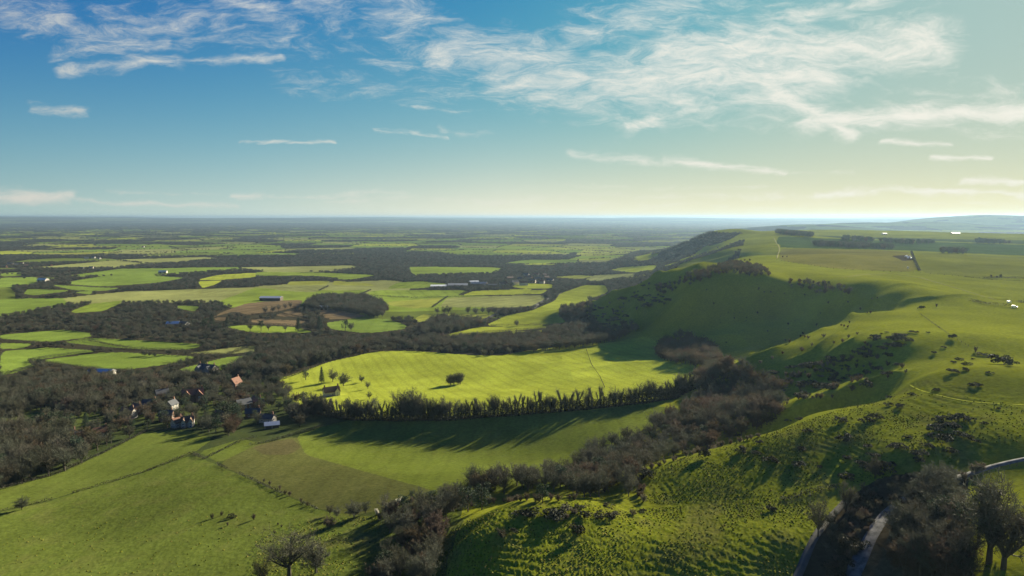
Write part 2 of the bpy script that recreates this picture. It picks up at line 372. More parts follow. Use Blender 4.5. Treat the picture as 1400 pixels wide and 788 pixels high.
straw = np.array((.16, .14, .05)); k = np.clip((n2 - .5) * 1.6, 0, .55) * (rough[:, None] * .7 + .18)
GC = GC * (1 - k) + straw * k
GC = GC * (1 - (tus * rough)[:, None] * np.array((.30, .22, .30)))
mud = inside(GX, GY, world_poly([(345,612),(372,604),(400,600),(412,612),(395,622),(360,622)])); GC[mud] = GC[mud] * .55 + np.array((.09, .065, .04)) * .45
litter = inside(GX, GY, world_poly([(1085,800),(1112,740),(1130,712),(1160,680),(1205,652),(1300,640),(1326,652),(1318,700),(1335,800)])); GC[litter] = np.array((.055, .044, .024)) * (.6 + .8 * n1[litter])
mud = inside(GX, GY, world_poly([(1218,350),(1238,349),(1248,352),(1249,356),(1235,357)])); GC[mud] = (.075, .06, .035)
nr, nc = AA.shape
me = bpy.data.meshes.new('ground')
me.vertices.add(len(GX)); me.vertices.foreach_set('co', np.stack([GX, GY, GZ], -1).astype(np.float32).ravel())
idx = np.arange(nr * nc).reshape(nr, nc)
quads = np.stack([idx[:-1, :-1], idx[:-1, 1:], idx[1:, 1:], idx[1:, :-1]], -1).reshape(-1, 4)
nq = len(quads)
me.loops.add(nq * 4); me.loops.foreach_set('vertex_index', quads.ravel().astype(np.int32))
me.polygons.add(nq); me.polygons.foreach_set('loop_start', (np.arange(nq) * 4).astype(np.int32))
me.polygons.foreach_set('use_smooth', np.ones(nq, bool))
me.update(calc_edges=True)
at = me.color_attributes.new('crop', 'FLOAT_COLOR', 'POINT')
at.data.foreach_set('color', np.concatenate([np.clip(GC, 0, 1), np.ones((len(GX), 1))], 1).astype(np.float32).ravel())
a2 = me.attributes.new('rough', 'FLOAT', 'POINT'); a2.data.foreach_set('value', rough.astype(np.float32))
ground = bpy.data.objects.new('ground', me); col.objects.link(ground); ground['kind'] = 'structure'

# ------------------------------------------------------------------ materials
MATS = {}
def nodes_of(name):
    m = bpy.data.materials.new(name); m.use_nodes = True; nt = m.node_tree
    for n in list(nt.nodes): nt.nodes.remove(n)
    return m, nt
def nd(nt, typ, **kw):
    n = nt.nodes.new(typ)
    for k, v in kw.items():
        if k.startswith('i_'): n.inputs[k[2:].replace('_', ' ')].default_value = v
        else: setattr(n, k, v)
    return n
def ground_material():
    m, nt = nodes_of('pasture'); L = nt.links.new
    at = nd(nt, 'ShaderNodeAttribute', attribute_name='crop'); rg = nd(nt, 'ShaderNodeAttribute', attribute_name='rough')
    geo = nd(nt, 'ShaderNodeNewGeometry')
    n1 = nd(nt, 'ShaderNodeTexNoise', i_Scale=.55, i_Detail=6.0, i_Roughness=.65); L(geo.outputs['Position'], n1.inputs['Vector'])
    n2 = nd(nt, 'ShaderNodeTexNoise', i_Scale=.03, i_Detail=5.0, i_Roughness=.6); L(geo.outputs['Position'], n2.inputs['Vector'])
    r1 = nd(nt, 'ShaderNodeMapRange', i_From_Min=.3, i_From_Max=.7, i_To_Min=.72, i_To_Max=1.28); L(n1.outputs['Fac'], r1.inputs['Value'])
    r2 = nd(nt, 'ShaderNodeMapRange', i_From_Min=.3, i_From_Max=.7, i_To_Min=.86, i_To_Max=1.14); L(n2.outputs['Fac'], r2.inputs['Value'])
    mu = nd(nt, 'ShaderNodeMath', operation='MULTIPLY'); L(r1.outputs[0], mu.inputs[0]); L(r2.outputs[0], mu.inputs[1])
    vm = nd(nt, 'ShaderNodeVectorMath', operation='SCALE'); L(at.outputs['Color'], vm.inputs[0]); L(mu.outputs[0], vm.inputs['Scale'])
    bp = nd(nt, 'ShaderNodeBump', i_Strength=.55, i_Distance=.35)
    L(n1.outputs['Fac'], bp.inputs['Height'])
    df = nd(nt, 'ShaderNodeBsdfDiffuse', i_Roughness=.6); L(vm.outputs[0], df.inputs['Color']); L(bp.outputs[0], df.inputs['Normal'])
    out = nd(nt, 'ShaderNodeOutputMaterial'); L(df.outputs[0], out.inputs['Surface'])
    return m
me.materials.append(ground_material())

# ------------------------------------------------------------------ helpers for things
class MB:
    """collects tubes, slivers, leaves and boxes; build() links them as one mesh object"""
    def __init__(s): s.v = []; s.f = []
    def face(s, pts):
        n = len(s.v); s.v += [tuple(p) for p in pts]; s.f.append(tuple(range(n, n + len(pts))))
    def tube(s, p0, p1, r0, r1, n=5):
        p0 = Vector(p0); p1 = Vector(p1); d = p1 - p0
        if d.length < 1e-6: return
        a = d.orthogonal().normalized(); b = d.normalized().cross(a); k = len(s.v)
        for p, r in ((p0, r0), (p1, r1)):
            for i in range(n):
                t = 2 * math.pi * i / n; s.v.append(tuple(p + a * math.cos(t) * r + b * math.sin(t) * r))
        for i in range(n): s.f.append((k + i, k + (i + 1) % n, k + n + (i + 1) % n, k + n + i))
        s.f.append(tuple(range(k + n, k + 2 * n))); s.f.append(tuple(range(k + n - 1, k - 1, -1)))
    def sliver(s, p, d, w):
        a = d.orthogonal().normalized(); a.rotate(Matrix.Rotation(random.uniform(0, 6.28), 3, d.normalized()))
        s.face((p - a * w, p + a * w, p + d))
    def leaf(s, p, r):
        n = Vector((random.gauss(0, 1), random.gauss(0, 1), random.gauss(0, 1) + .6)).normalized(); a = n.orthogonal().normalized(); a.rotate(Matrix.Rotation(random.uniform(0, 6.28), 3, n)); b = n.cross(a)
        s.face((p - a * r, p - b * r * .6, p + a * r, p + b * r * .6))
    def box(s, x0, x1, y0, y1, z0, z1):
        k = len(s.v)
        s.v += [(x0,y0,z0),(x1,y0,z0),(x1,y1,z0),(x0,y1,z0),(x0,y0,z1),(x1,y0,z1),(x1,y1,z1),(x0,y1,z1)]
        for f in ((0,3,2,1),(4,5,6,7),(0,1,5,4),(1,2,6,5),(2,3,7,6),(3,0,4,7)): s.f.append(tuple(k + i for i in f))
    def mesh(s, name, mat, smooth=False):
        me = bpy.data.meshes.new(name); me.from_pydata(s.v, [], s.f); me.update()
        if smooth: me.polygons.foreach_set('use_smooth', np.ones(len(me.polygons), bool))
        me.materials.append(mat); return me
    def build(s, name, mat, parent=None, smooth=False):
        o = bpy.data.objects.new(name, s.mesh(name, mat, smooth)); col.objects.link(o)
        if parent: o.parent = parent
        return o
def tag(o, label=None, cat=None, group=None, kind=None):
    if label: o['label'] = label
    if cat: o['category'] = cat
    if group: o['group'] = group
    if kind: o['kind'] = kind
    return o
def empty(name, loc, rz=0.0, sc=1.0):
    o = bpy.data.objects.new(name, None); col.objects.link(o); o.empty_display_size = .5
    o.location = loc; o.rotation_euler = (0, 0, rz); o.scale = (sc, sc, sc) if isinstance(sc, (int, float)) else sc
    return o
def copy_tree(o, parent=None):
    c = o.copy(); col.objects.link(c)
    if parent: c.parent = parent
    for ch in o.children: copy_tree(ch, c)
    return c
def plain_mat(name, rgb, rough=.85, var=.25, scale=.8, rnd=0.0, trans=0.0, spec=.2):
    """principled surface with procedural mottling and, for repeats, a little variation from object to object"""
    m, nt = nodes_of(name); L = nt.links.new
    tc = nd(nt, 'ShaderNodeTexCoord'); n = nd(nt, 'ShaderNodeTexNoise', i_Scale=scale, i_Detail=5.0, i_Roughness=.6); L(tc.outputs['Object'], n.inputs['Vector'])
    r = nd(nt, 'ShaderNodeMapRange', i_From_Min=.25, i_From_Max=.75, i_To_Min=1 - var, i_To_Max=1 + var); L(n.outputs['Fac'], r.inputs['Value'])
    sc_ = nd(nt, 'ShaderNodeVectorMath', operation='SCALE'); sc_.inputs[0].default_value = rgb; L(r.outputs[0], sc_.inputs['Scale'])
    colr = sc_.outputs[0]
    if rnd:
        oi = nd(nt, 'ShaderNodeObjectInfo'); hs = nd(nt, 'ShaderNodeHueSaturation'); L(colr, hs.inputs['Color'])
        a = nd(nt, 'ShaderNodeMapRange', i_To_Min=.5 - .05 * rnd, i_To_Max=.5 + .05 * rnd); L(oi.outputs['Random'], a.inputs['Value']); L(a.outputs[0], hs.inputs['Hue'])
        w = nd(nt, 'ShaderNodeMath', operation='FRACT'); w2 = nd(nt, 'ShaderNodeMath', operation='MULTIPLY', i_Value=1.0); L(oi.outputs['Random'], w2.inputs[0]); w2.inputs[1].default_value = 7.31; L(w2.outputs[0], w.inputs[0])
        b = nd(nt, 'ShaderNodeMapRange', i_To_Min=1 - .40 * rnd, i_To_Max=1 + .40 * rnd); L(w.outputs[0], b.inputs['Value']); L(b.outputs[0], hs.inputs['Value'])
        c = nd(nt, 'ShaderNodeMapRange', i_To_Min=1.15, i_To_Max=.75); L(w.outputs[0], c.inputs['Value']); L(c.outputs[0], hs.inputs['Saturation'])
        colr = hs.outputs[0]
    out = nd(nt, 'ShaderNodeOutputMaterial')
    p = nd(nt, 'ShaderNodeBsdfPrincipled', i_Roughness=rough); L(colr, p.inputs['Base Color']); p.inputs['Specular IOR Level'].default_value = spec
    if trans:
        t = nd(nt, 'ShaderNodeBsdfTranslucent'); L(colr, t.inputs['Color']); mx = nd(nt, 'ShaderNodeMixShader', i_Fac=trans)
        L(p.outputs[0], mx.inputs[1]); L(t.outputs[0], mx.inputs[2]); L(mx.outputs[0], out.inputs['Surface'])
    else: L(p.outputs[0], out.inputs['Surface'])
    MATS[name] = m; return m
twig = plain_mat('twig', (.068, .069, .042), rnd=.9, scale=.25, trans=.15)
twigred = plain_mat('reddish_twig', (.086, .064, .038), rnd=.6, scale=.25, trans=.2)
bark = plain_mat('bark', (.075, .062, .045), rnd=.6)
ivy = plain_mat('ivy', (.030, .048, .016), rnd=.6, trans=.2)
yew = plain_mat('evergreen', (.024, .042, .018), rnd=.7, trans=.15)
gorse = plain_mat('gorse', (.026, .029, .013), rnd=.7, trans=.06)
thorn = plain_mat('thorn', (.075, .060, .036), rnd=.9, trans=.25)
blossom = plain_mat('blossom', (.60, .58, .50), rnd=.3, trans=.3)
V3 = Vector
def rdir(up=0.0):
    return V3((random.gauss(0, 1), random.gauss(0, 1), random.gauss(0, 1) + up)).normalized()

# ------------------------------------------------------------------ tree kinds (unit height about 15 m)
def bare_tree_meshes(seed, H=15.0, spread=1.0, dense=1.0, tm=twig, low=.22, tw=1.0):
    random.seed(seed); T = MB(); C = MB()
    top = low * H; lean = V3((random.uniform(-.05, .05), random.uniform(-.05, .05), 1))
    p = V3((0, 0, -1.0)); q = lean * top; T.tube(p, q, .036 * H * .75, .026 * H * .75, 7)
    def twigs(a, b, n, L):
        for _ in range(int(n * dense)):
            t = random.uniform(.25, 1.0); o = a.lerp(b, t); d = (b - a).normalized() * .7 + rdir(.25)
            C.sliver(o, d.normalized() * L * random.uniform(.6, 1.25), random.uniform(.035, .06) * tw)
    def limb(o, d, L, r, lev):
        segs = 3 if lev == 0 else 2
        cur = o.copy(); dr = d.normalized()
        for s in range(segs):
            nx = cur + dr * (L / segs); r2 = r * (1 - .3 * (s + 1) / segs * (1.4 if s == segs - 1 else 1))
            (T if lev == 0 else C).tube(cur, nx, r, r2, 5 if lev == 0 else 3)
            if lev == 0 or s > 0 or True:
                nsub = (2, 3)[lev == 0]
                for k in range(nsub):
                    if lev < 2:
                        sd = (dr * .8 + rdir(.35) * .85).normalized()
                        limb(cur.lerp(nx, random.uniform(.45, 1.0)), sd, L * random.uniform(.38, .58), r2 * .5, lev + 1)
                if lev >= 1: twigs(cur, nx, 6 if lev == 2 else 4, H * .075)
            cur = nx; r = r2; dr = (dr + V3((0, 0, .14)) + rdir() * .16).normalized()
        twigs(cur - dr * .5, cur + dr * .2, 5, H * .08)
    nl = random.randint(6, 7)
    for k in range(nl):
        a = 2 * math.pi * (k + random.uniform(-.3, .3)) / nl; tilt = random.uniform(.45, 1.0) * spread
        o = lean * (top * random.uniform(.75, 1.0)); d = V3((math.cos(a) * tilt, math.sin(a) * tilt, 1.0))
        limb(o, d, H * random.uniform(.34, .44), .015 * H * .8, 0)
    limb(q, V3((random.uniform(-.2, .2), random.uniform(-.2, .2), 1)), H * .44, .018 * H * .8, 0)
    return T.mesh('trunk', bark), C.mesh('crown', tm)
def leafy_tree_meshes(seed, H=13.0, W=4.2, conical=False, mat=yew):
    random.seed(seed); T = MB(); C = MB()
    T.tube((0, 0, -1), (0, 0, H * .35), .35, .28, 7); T.tube((0, 0, H * .35), (.2, .1, H * .9), .28, .06, 6)
    lob = []
    if conical:
        for k in range(46):
            t = k / 46; z = H * (.16 + .84 * t); r = W * .62 * (1 - t) ** .8 + .25; a = k * 2.4
            lob.append((V3((math.cos(a) * r * .75, math.sin(a) * r * .75, z - r * .15)), .5 + r * .42))
            T.tube((0, 0, z), (math.cos(a) * r * .8, math.sin(a) * r * .8, z - r * .1), .07, .03, 4)
    else:
        for k in range(20):
            z = H * random.uniform(.28, .92); r = W * math.sqrt(max(.08, 1 - ((z / H - .5) / .5) ** 2)) * random.uniform(.35, .85); a = random.uniform(0, 6.28)
            lob.append((V3((math.cos(a) * r, math.sin(a) * r, z)), random.uniform(1.0, 1.9)))
            T.tube((0, 0, z * .7), (math.cos(a) * r, math.sin(a) * r, z), .12, .05, 4)
    for c, r in lob:
        for _ in range(int(46 * r if not conical else 42 * r)):
            d = rdir(.25); C.leaf(c + V3((d.x, d.y, d.z * .8)) * r * random.uniform(.65, 1.08), random.uniform(.16, .38))
    return T.mesh('trunk', bark), C.mesh('crown', mat)
def ivy_tree_meshes(seed, H=12.0):
    random.seed(seed); T = MB(); I = MB(); C = MB()
    limbs = [(V3((0, 0, -1)), V3((random.uniform(-.4, .4), random.uniform(-.4, .4), H * .42)))]
    for k in range(random.randint(2, 4)):
        a = random.uniform(0, 6.28); limbs.append((limbs[0][1] * random.uniform(.7, 1), limbs[0][1] + V3((math.cos(a) * H * .14, math.sin(a) * H * .14, H * random.uniform(.22, .4)))))
    for i, (a, b) in enumerate(limbs):
        T.tube(a, b, .34 if i == 0 else .2, .22 if i == 0 else .08, 6)
        for _ in range(200 if i == 0 else 110):
            t = random.random(); w = (1.05 if i == 0 else .7) * (1 - .35 * t)
            I.leaf(a.lerp(b, t) + rdir() * w * random.uniform(.4, 1), random.uniform(.16, .34))
        if i:
            for _ in range(130):
                t = random.uniform(.4, 1.1); o = a.lerp(b, t)
                d = ((b - a).normalized() + rdir(.2) * .9).normalized(); C.sliver(o, d * random.uniform(1.0, 2.8), random.uniform(.03, .05))
    return T.mesh('trunk', bark), I.mesh('ivy', ivy), C.mesh('crown', twig)
def shrub_mesh(seed, kind):
    random.seed(seed); M_ = MB()
    if kind == 'gorse':
        for k in range(7):
            c = V3((random.gauss(0, .75), random.gauss(0, .6), random.uniform(.2, .85))); r = random.uniform(.5, .85)
            for _ in range(110):
                d = rdir(.2); M_.leaf(c + V3((d.x, d.y, abs(d.z) * .8)) * r * random.uniform(.7, 1.05), random.uniform(.07, .17))
        return M_.mesh('shrub', gorse)
    for k in range(9):
        a = random.uniform(0, 6.28); t = random.uniform(.2, .9); b = V3((math.cos(a) * t * 1.2, math.sin(a) * t * 1.2, random.uniform(1.3, 2.3)))
        M_.tube((0, 0, -.3), b * .6, .06, .04, 4); M_.tube(b * .6, b, .04, .02, 3)
        for _ in range(95):
            o = b * random.uniform(.35, 1.05); d = (b.normalized() * .5 + rdir(.2)).normalized(); M_.sliver(o, d * random.uniform(.4, .95), random.uniform(.018, .034))
        if kind == 'blossom':
            for _ in range(40): M_.leaf(b * random.uniform(.5, 1.1) + rdir() * .5, random.uniform(.08, .16))
    return M_.mesh('shrub', blossom if kind == 'blossom' else thorn)

class Kind:
    def __init__(s, name, parts, H): s.name = name; s.parts = parts; s.H = max(v.co.z for p in parts for v in p.vertices) * .96
def proto_place(kind, x, y, h, label, cat, group, rz=None, z=None, wide=1.0):
    """one individual: an empty at its foot with its own trunk and crown objects"""
    sc = h / kind.H
    o = empty(kind.name, (x, y, (zat(x, y) if z is None else z) - .15), random.uniform(0, 6.28) if rz is None else rz, (sc * wide, sc * wide, sc))
    for me_ in kind.parts:
        c = bpy.data.objects.new(me_.name.split('.')[0], me_); col.objects.link(c); c.parent = o
    tag(o, label, cat, group); return o
BARE = [Kind('bare_tree', bare_tree_meshes(100 + k, 15.0, (.8, 1.0, 1.15, .9)[k], (.75, 1.0, .8, .95)[k], twig, (.16, .13, .2, .12)[k], (.6, .85, .55, .8)[k]), 15.0) for k in range(4)]
RED = [Kind('bare_tree', bare_tree_meshes(120 + k, 13.0, 1.15, 1.2, twigred, .12), 13.0) for k in range(2)]
EVER = [Kind('evergreen_tree', leafy_tree_meshes(140, 12.0, 4.4), 12.0), Kind('evergreen_tree', leafy_tree_meshes(141, 13.0, 3.6), 13.0)]
PINE = [Kind('pine_tree', leafy_tree_meshes(150, 15.0, 5.0, True), 15.0)]
IVYT = [Kind('ivy_clad_tree', ivy_tree_meshes(160 + k), 12.0) for k in range(3)]
SHR = dict(gorse=[shrub_mesh(170 + k, 'gorse') for k in range(4)], thorn=[shrub_mesh(180 + k, 'thorn') for k in range(3)], blossom=[shrub_mesh(190, 'blossom')])
SHRH = dict(gorse=1.6, thorn=2.6, blossom=2.6)
random.seed(11)
REC = []       # trees wanted: x, y, height, kind, label, category, group
def add_tree(x, y, h, kind, label, group, cat='tree', wide=1.0, must=False): REC.append((x, y, h, kind, label, cat, group, wide, must))
HOUSE_SPOTS = []
def scatter(poly, sp, keep=1.0):
    P = world_poly(poly, 6.0); x0, y0 = P.min(0); x1, y1 = P.max(0)
    xs = np.arange(x0, x1, sp); ys = np.arange(y0, y1, sp * .87)
    X, Y = np.meshgrid(xs, ys); X = X + (np.arange(len(ys)) % 2)[:, None] * sp * .5
    X = (X + rng.uniform(-.38, .38, X.shape) * sp).ravel(); Y = (Y + rng.uniform(-.38, .38, Y.shape) * sp).ravel()
    m = inside(X, Y, P) & (rng.random(len(X)) < keep); return X[m], Y[m]
def wood(poly, sp, h0, h1, label, group, red=.1, ever=.06, keep=1.0, avoid=True):
    X, Y = scatter(poly, sp, keep)
    for x, y in zip(X, Y):
        if avoid and any((x - a) ** 2 + (y - b) ** 2 < r * r for a, b, r in HOUSE_SPOTS): continue
        q = random.random(); h = random.uniform(h0, h1)
        if q < ever: add_tree(x, y, h * .85, random.choice(EVER), 'dark evergreen tree ' + label, 'evergreens ' + group)
        elif q < ever + red: add_tree(x, y, h * .9, random.choice(RED), 'low reddish brown bare tree ' + label, 'reddish bare trees ' + group)
        else: add_tree(x, y, h, random.choice(BARE), 'grey brown bare tree ' + label, 'bare trees ' + group)
def line_pts(pts, sp, jit=.3):
    p = dens(pts, 3.0, False); W = G(p[:, 0], p[:, 1]); out = []; acc = 0
    for i in range(len(W) - 1):
        a = W[i]; b = W[i + 1]; L = float(np.hypot(*(b - a)[:2]))
        while acc < L:
            t = acc / max(L, 1e-6); out.append((a[0] + (b[0] - a[0]) * t + random.uniform(-jit, jit) * sp, a[1] + (b[1] - a[1]) * t + random.uniform(-jit, jit) * sp)); acc += sp * random.uniform(.7, 1.3)
        acc -= L
    return out

# ------------------------------------------------------------------ buildings
white = plain_mat('white_render', (.34, .32, .28), .8, .12); brick = plain_mat('brick', (.17, .10, .07), .9, .3, 2.0); flint = plain_mat('flint', (.24, .22, .19), .9, .35, 2.0)
cream = plain_mat('cream_render', (.52, .46, .36), .85, .15); redtile = plain_mat('red_tile', (.15, .075, .05), .85, .35, 1.5); browntile = plain_mat('brown_tile', (.13, .085, .06), .85, .3, 1.5)
slate = plain_mat('slate', (.070, .074, .082), .8, .25, 1.5, spec=.1); paleroof = plain_mat('pale_sheet_roof', (.55, .57, .58), .5, .12, .5, spec=.4); greyroof = plain_mat('grey_sheet_roof', (.22, .23, .23), .6, .15, .5, spec=.4)
glass = plain_mat('window_glass', (.03, .04, .05), .15, .1, 1, spec=.6); wood_m = plain_mat('dark_timber', (.06, .045, .032), .85, .3, 2.0); paint = plain_mat('white_paint', (.80, .80, .78), .35, .04, 1, spec=.5)
postm = plain_mat('weathered_timber', (.15, .13, .095), .9, .3, 4.0); tyre = plain_mat('tyre', (.02, .02, .02), .9, .1); wire = plain_mat('weathered_wire', (.10, .10, .09), .9, .1, spec=0)
def gable_part(name, w, l, h, rise, mat, parent, t=.25, over=.45):
    """pitched roof of real thickness, ridge along x"""
    m = MB(); x0, x1 = -l / 2 - over, l / 2 + over; yo = w / 2 + over; zo = h - rise * over / (w / 2)
    for s in (-1, 1):
        a = [(x0, s * yo, zo), (x1, s * yo, zo), (x1, 0, h + rise), (x0, 0, h + rise)]; b = [(p[0], p[1], p[2] + t) for p in a]; k = len(m.v)
        m.v += a + b
        for f in ((0,1,2,3),(4,7,6,5),(0,4,5,1),(1,5,6,2),(2,6,7,3),(3,7,4,0)): m.f.append(tuple(k + i for i in f))
    return m.build(name, mat, parent)
def wall_part(w, l, h, rise, mat, parent, name='wall'):
    m = MB(); x0, x1, y0, y1 = -l / 2, l / 2, -w / 2, w / 2; k = 0
    m.v = [(x0,y0,-1.5),(x1,y0,-1.5),(x1,y1,-1.5),(x0,y1,-1.5),(x0,y0,h),(x1,y0,h),(x1,y1,h),(x0,y1,h),(x0,0,h+rise),(x1,0,h+rise)]
    m.f = [(0,1,5,4),(2,3,7,6),(1,2,6,9,5),(3,0,4,8,7),(4,5,9,8),(6,7,8,9)]
    return m.build(name, mat, parent)
def window_part(x, y, z, nx, ny, parent, w=1.1, h=1.3):
    """a pane in a frame standing 5 cm proud of its wall"""
    tx, ty = -ny, nx; f = MB(); g = MB()
    def slab(m, a0, a1, z0, z1, d0, d1):
        pts = [(x + tx * a + nx * d, y + ty * a + ny * d, zz) for zz in (z0, z1) for a, d in ((a0, d0), (a1, d0), (a1, d1), (a0, d1))]
        k = len(m.v); m.v += pts
        for q in ((0,3,2,1),(4,5,6,7),(0,1,5,4),(1,2,6,5),(2,3,7,6),(3,0,4,7)): m.f.append(tuple(k + i for i in q))
    slab(f, -w/2-.1, -w/2, z - h/2, z + h/2, -.05, .08); slab(f, w/2, w/2+.1, z - h/2, z + h/2, -.05, .08)
    slab(f, -w/2-.1, w/2+.1, z + h/2, z + h/2+.1, -.05, .08); slab(f, -w/2-.1, w/2+.1, z - h/2-.12, z - h/2, -.05, .14); slab(f, -.03, .03, z - h/2, z + h/2, .03, .07)
    slab(g, -w/2, w/2, z - h/2, z + h/2, -.04, .03)
    o = f.build('window', paint, parent); g.build('pane', glass, o); return o
def house(u, v, l, w, h, rise, rz, wm, rm, label, group=None, cross=0, chim=1, wins=True, name='house', cat='house', loc=None):
    p = G1(u, v) if loc is None else loc
    HOUSE_SPOTS.append((p.x, p.y, max(l, w) * .5 + 2.0))
    o = empty(name, (p.x, p.y, p.z), R(rz)); tag(o, label, cat, group)
    wall_part(w, l, h, rise, wm, o); rf = gable_part('roof', w, l, h, rise, rm, o)
    for c in range(chim):
        m = MB(); cx = (l / 2 - .9) * (1, -1, 0)[c % 3]; m.box(cx - .45, cx + .45, -.35, .35, h + rise - .8, h + rise + 1.7); m.box(cx - .52, cx + .52, -.42, .42, h + rise + 1.7, h + rise + 1.9)
        ch = m.build('chimney', brick, rf)
        q = MB(); [q.tube((cx + dx, 0, h + rise + 1.9), (cx + dx, 0, h + rise + 2.4), .13, .1, 6) for dx in (-.2, .2)]; q.build('chimney_pot', redtile, ch)
    if cross:                                          # projecting gabled wings on the side facing the valley road
        for s in ((-1, 1) if cross == 2 else (1,)):
            e = bpy.data.objects.new('wing', None)
            m = MB(); cx = s * l * .28; ww = l * .34; d1 = -w / 2 - 2.2; rr = rise * .8
            m.v = [(cx-ww/2,d1,-1.5),(cx+ww/2,d1,-1.5),(cx+ww/2,0,-1.5),(cx-ww/2,0,-1.5),(cx-ww/2,d1,h+.02),(cx+ww/2,d1,h+.02),(cx+ww/2,0,h+.02),(cx-ww/2,0,h+.02),(cx,d1,h+rr),(cx,0,h+rr)]
            m.f = [(0,1,5,8,4),(1,2,6,5),(3,0,4,7),(2,3,7,9,6),(4,8,9,7),(8,5,6,9)]
            wg = m.build('wing', wm, o)
            q = MB()
            for t in (-1, 1):
                a = [(cx + t * (ww/2 + .35), d1 - .35, h - .3), (cx + t * (ww/2 + .35), -.3, h - .3), (cx, -.3, h + rr), (cx, d1 - .35, h + rr)]; b = [(x, y, z + .22) for x, y, z in a]; k = len(q.v); q.v += a + b
                for f in ((0,1,2,3),(4,7,6,5),(0,4,5,1),(1,5,6,2),(2,6,7,3),(3,7,4,0)): q.f.append(tuple(k + i for i in f))
            q.build('wing_roof', rm, wg)
            window_part(cx, d1, h * .72, 0, -1, wg); window_part(cx, d1, h * .28, 0, -1, wg)
    if wins:
        n = max(2, int(l / 3.4))
        for k in range(n):
            x = -l / 2 + l * (k + .5) / n
            if cross and abs(abs(x) - l * .28) < l * .2: continue
            for z in ((h * .28, h * .76) if h > 4 else (h * .5,)): window_part(x, -w / 2, z, 0, -1, o)
        for s in (-1, 1):
            window_part(s * l / 2, -w * .2, h * .7, s, 0, o); window_part(s * l / 2, w * .2, h * .28, s, 0, o)
        m = MB(); m.box(-.5, .5, w / 2 - .05, w / 2 + .06, 0, 2.1); m.build('door', wood_m, o)
    return o
def barn(u, v, l, w, h, rise, rz, wm, rm, label, group=None, name='barn', cat='barn', doors=2):
    p = G1(u, v); HOUSE_SPOTS.append((p.x, p.y, max(l, w) * .55 + 4))
    o = empty(name, (p.x, p.y, p.z), R(rz)); tag(o, label, cat, group)
    wall_part(w, l, h, rise, wm, o); gable_part('roof', w, l, h, rise, rm, o, .18, .5)
    for k in range(doors):
        m = MB(); x = -l / 2 + l * (k + .5) / doors; m.box(x - 2, x + 2, -w / 2 - .12, -w / 2 + .05, -.5, h * .8); m.build('door', wood_m, o)
    return o
# the village under the scarp
house(264,549,16,9,6.4,4.2,28,brick,redtile,'large red tiled house with several gables and a tall chimney, standing above the village',cross=2,chim=2)
house(243,584,7,5.5,4,2.8,62,white,redtile,'small white cottage with a red roof left of the cottage with two brown gables')
house(257,583,8,5.5,4.2,3,18,white,browntile,'white walled cottage with two pointed brown gables at the top of the green pasture',cross=2)
house(138,598,8,5.5,4,2.8,35,white,redtile,'white house with an orange red roof beside the lane above the long pasture')
house(284,515,20,11,8.5,4.2,-20,flint,slate,'big dark stone house with pale chimneys between conifers at the edge of the meadow',cross=2,chim=3)
house(322,532,10,7.5,6,4.6,75,brick,redtile,'steep orange gabled house half hidden by trees, right of the big dark house')
house(453,541,13,6.5,4,3.6,32,white,browntile,'long white house with a steep brown roof beside the bright field',chim=2,cross=1)
house(346,570,10,6,3.6,2.6,15,brick,slate,'blue grey slate roofed house at the right end of the village')
house(366,577,10,6,3.2,2.4,-12,white,slate,'low slate roofed house nearest the hedgerow trees')
house(333,560,11,7,5,3.4,50,brick,slate,'slate roofed brick house behind the dark round evergreen')
house(352,556,10,7,4.6,3.2,-35,flint,browntile,'stone house with a brown roof in the middle of the right hand cottages')
house(205,558,10,6,3.8,3.2,8,white,slate,'long slate roofed white house in the middle of the village')
house(188,566,9,7,4.8,3.2,-30,brick,browntile,'brown roofed brick cottage beside the small green paddock')
house(222,545,10,7,5,3.2,42,flint,slate,'grey stone cottage left of the large red tiled house')
house(215,523,14,6,3.2,2.2,20,white,paleroof,'pale roofed long low house under the round bare trees',chim=0)
house(196,533,8,6.5,5,3,70,white,slate,'small white gable ended house behind the village trees')
house(176,572,10,7,5,3.2,-10,white,redtile,'red roofed white cottage left of the green paddock')
house(112,606,11,7,4.8,3.2,30,flint,slate,'dark stone house in the trees left of the orange roofed white house')
house(98,602,9,7,4.6,3,-25,flint,browntile,'small dark stone cottage deepest in the left wood')
house(228,575,9,6.5,4.6,3,10,brick,slate,'blue grey roofed cottage between the village trees and the pasture')
house(303,575,9,6.5,4.6,3,-20,cream,browntile,'cream cottage under the big dark evergreen')
house(235,560,8,6,4.4,3,80,white,slate,'little white gable end house below the large red tiled house')
barn(139,512,26,9,3.6,2.2,-8,white,paleroof,'long low pale roofed shed at the corner of the hedged meadow')
barn(372,585,9,5,2.6,1.6,20,flint,paleroof,'pale roofed shed below the hedgerow at the village end')
# farms and the village out on the plain
barn(371,411,44,16,6,3,-3,wood_m,paleroof,'long white roofed barn above the ploughed fields')
barn(443,423,16,10,4.5,2.5,10,white,paleroof,'small white farm building beside the round wood')
barn(600,393,40,22,4,2.5,4,white,paleroof,'pale glasshouse roofed building left of the dark roofed farm sheds')
barn(626,393,48,24,6,4,2,wood_m,greyroof,'wide grey roofed farm shed between the pale glasshouse and the yard')
barn(655,391,40,20,6,4,-6,wood_m,greyroof,'grey farm shed in the middle of the yard')
barn(670,392.5,36,16,5,3,4,wood_m,slate,'dark blue farm shed at the right of the yard')
barn(648,388.5,24,14,6,3,20,white,paleroof,'white roofed shed behind the grey farm shed')
barn(237,446,18,11,4.5,3,10,white,paleroof,'white building with a pale roof in front of the tall conifers')
barn(252,446,14,10,4.5,3,-20,white,slate,'blue roofed white building beside the tall conifers')
barn(223,373.5,24,12,5,3,5,white,paleroof,'pale farm shed beside the oval green field')
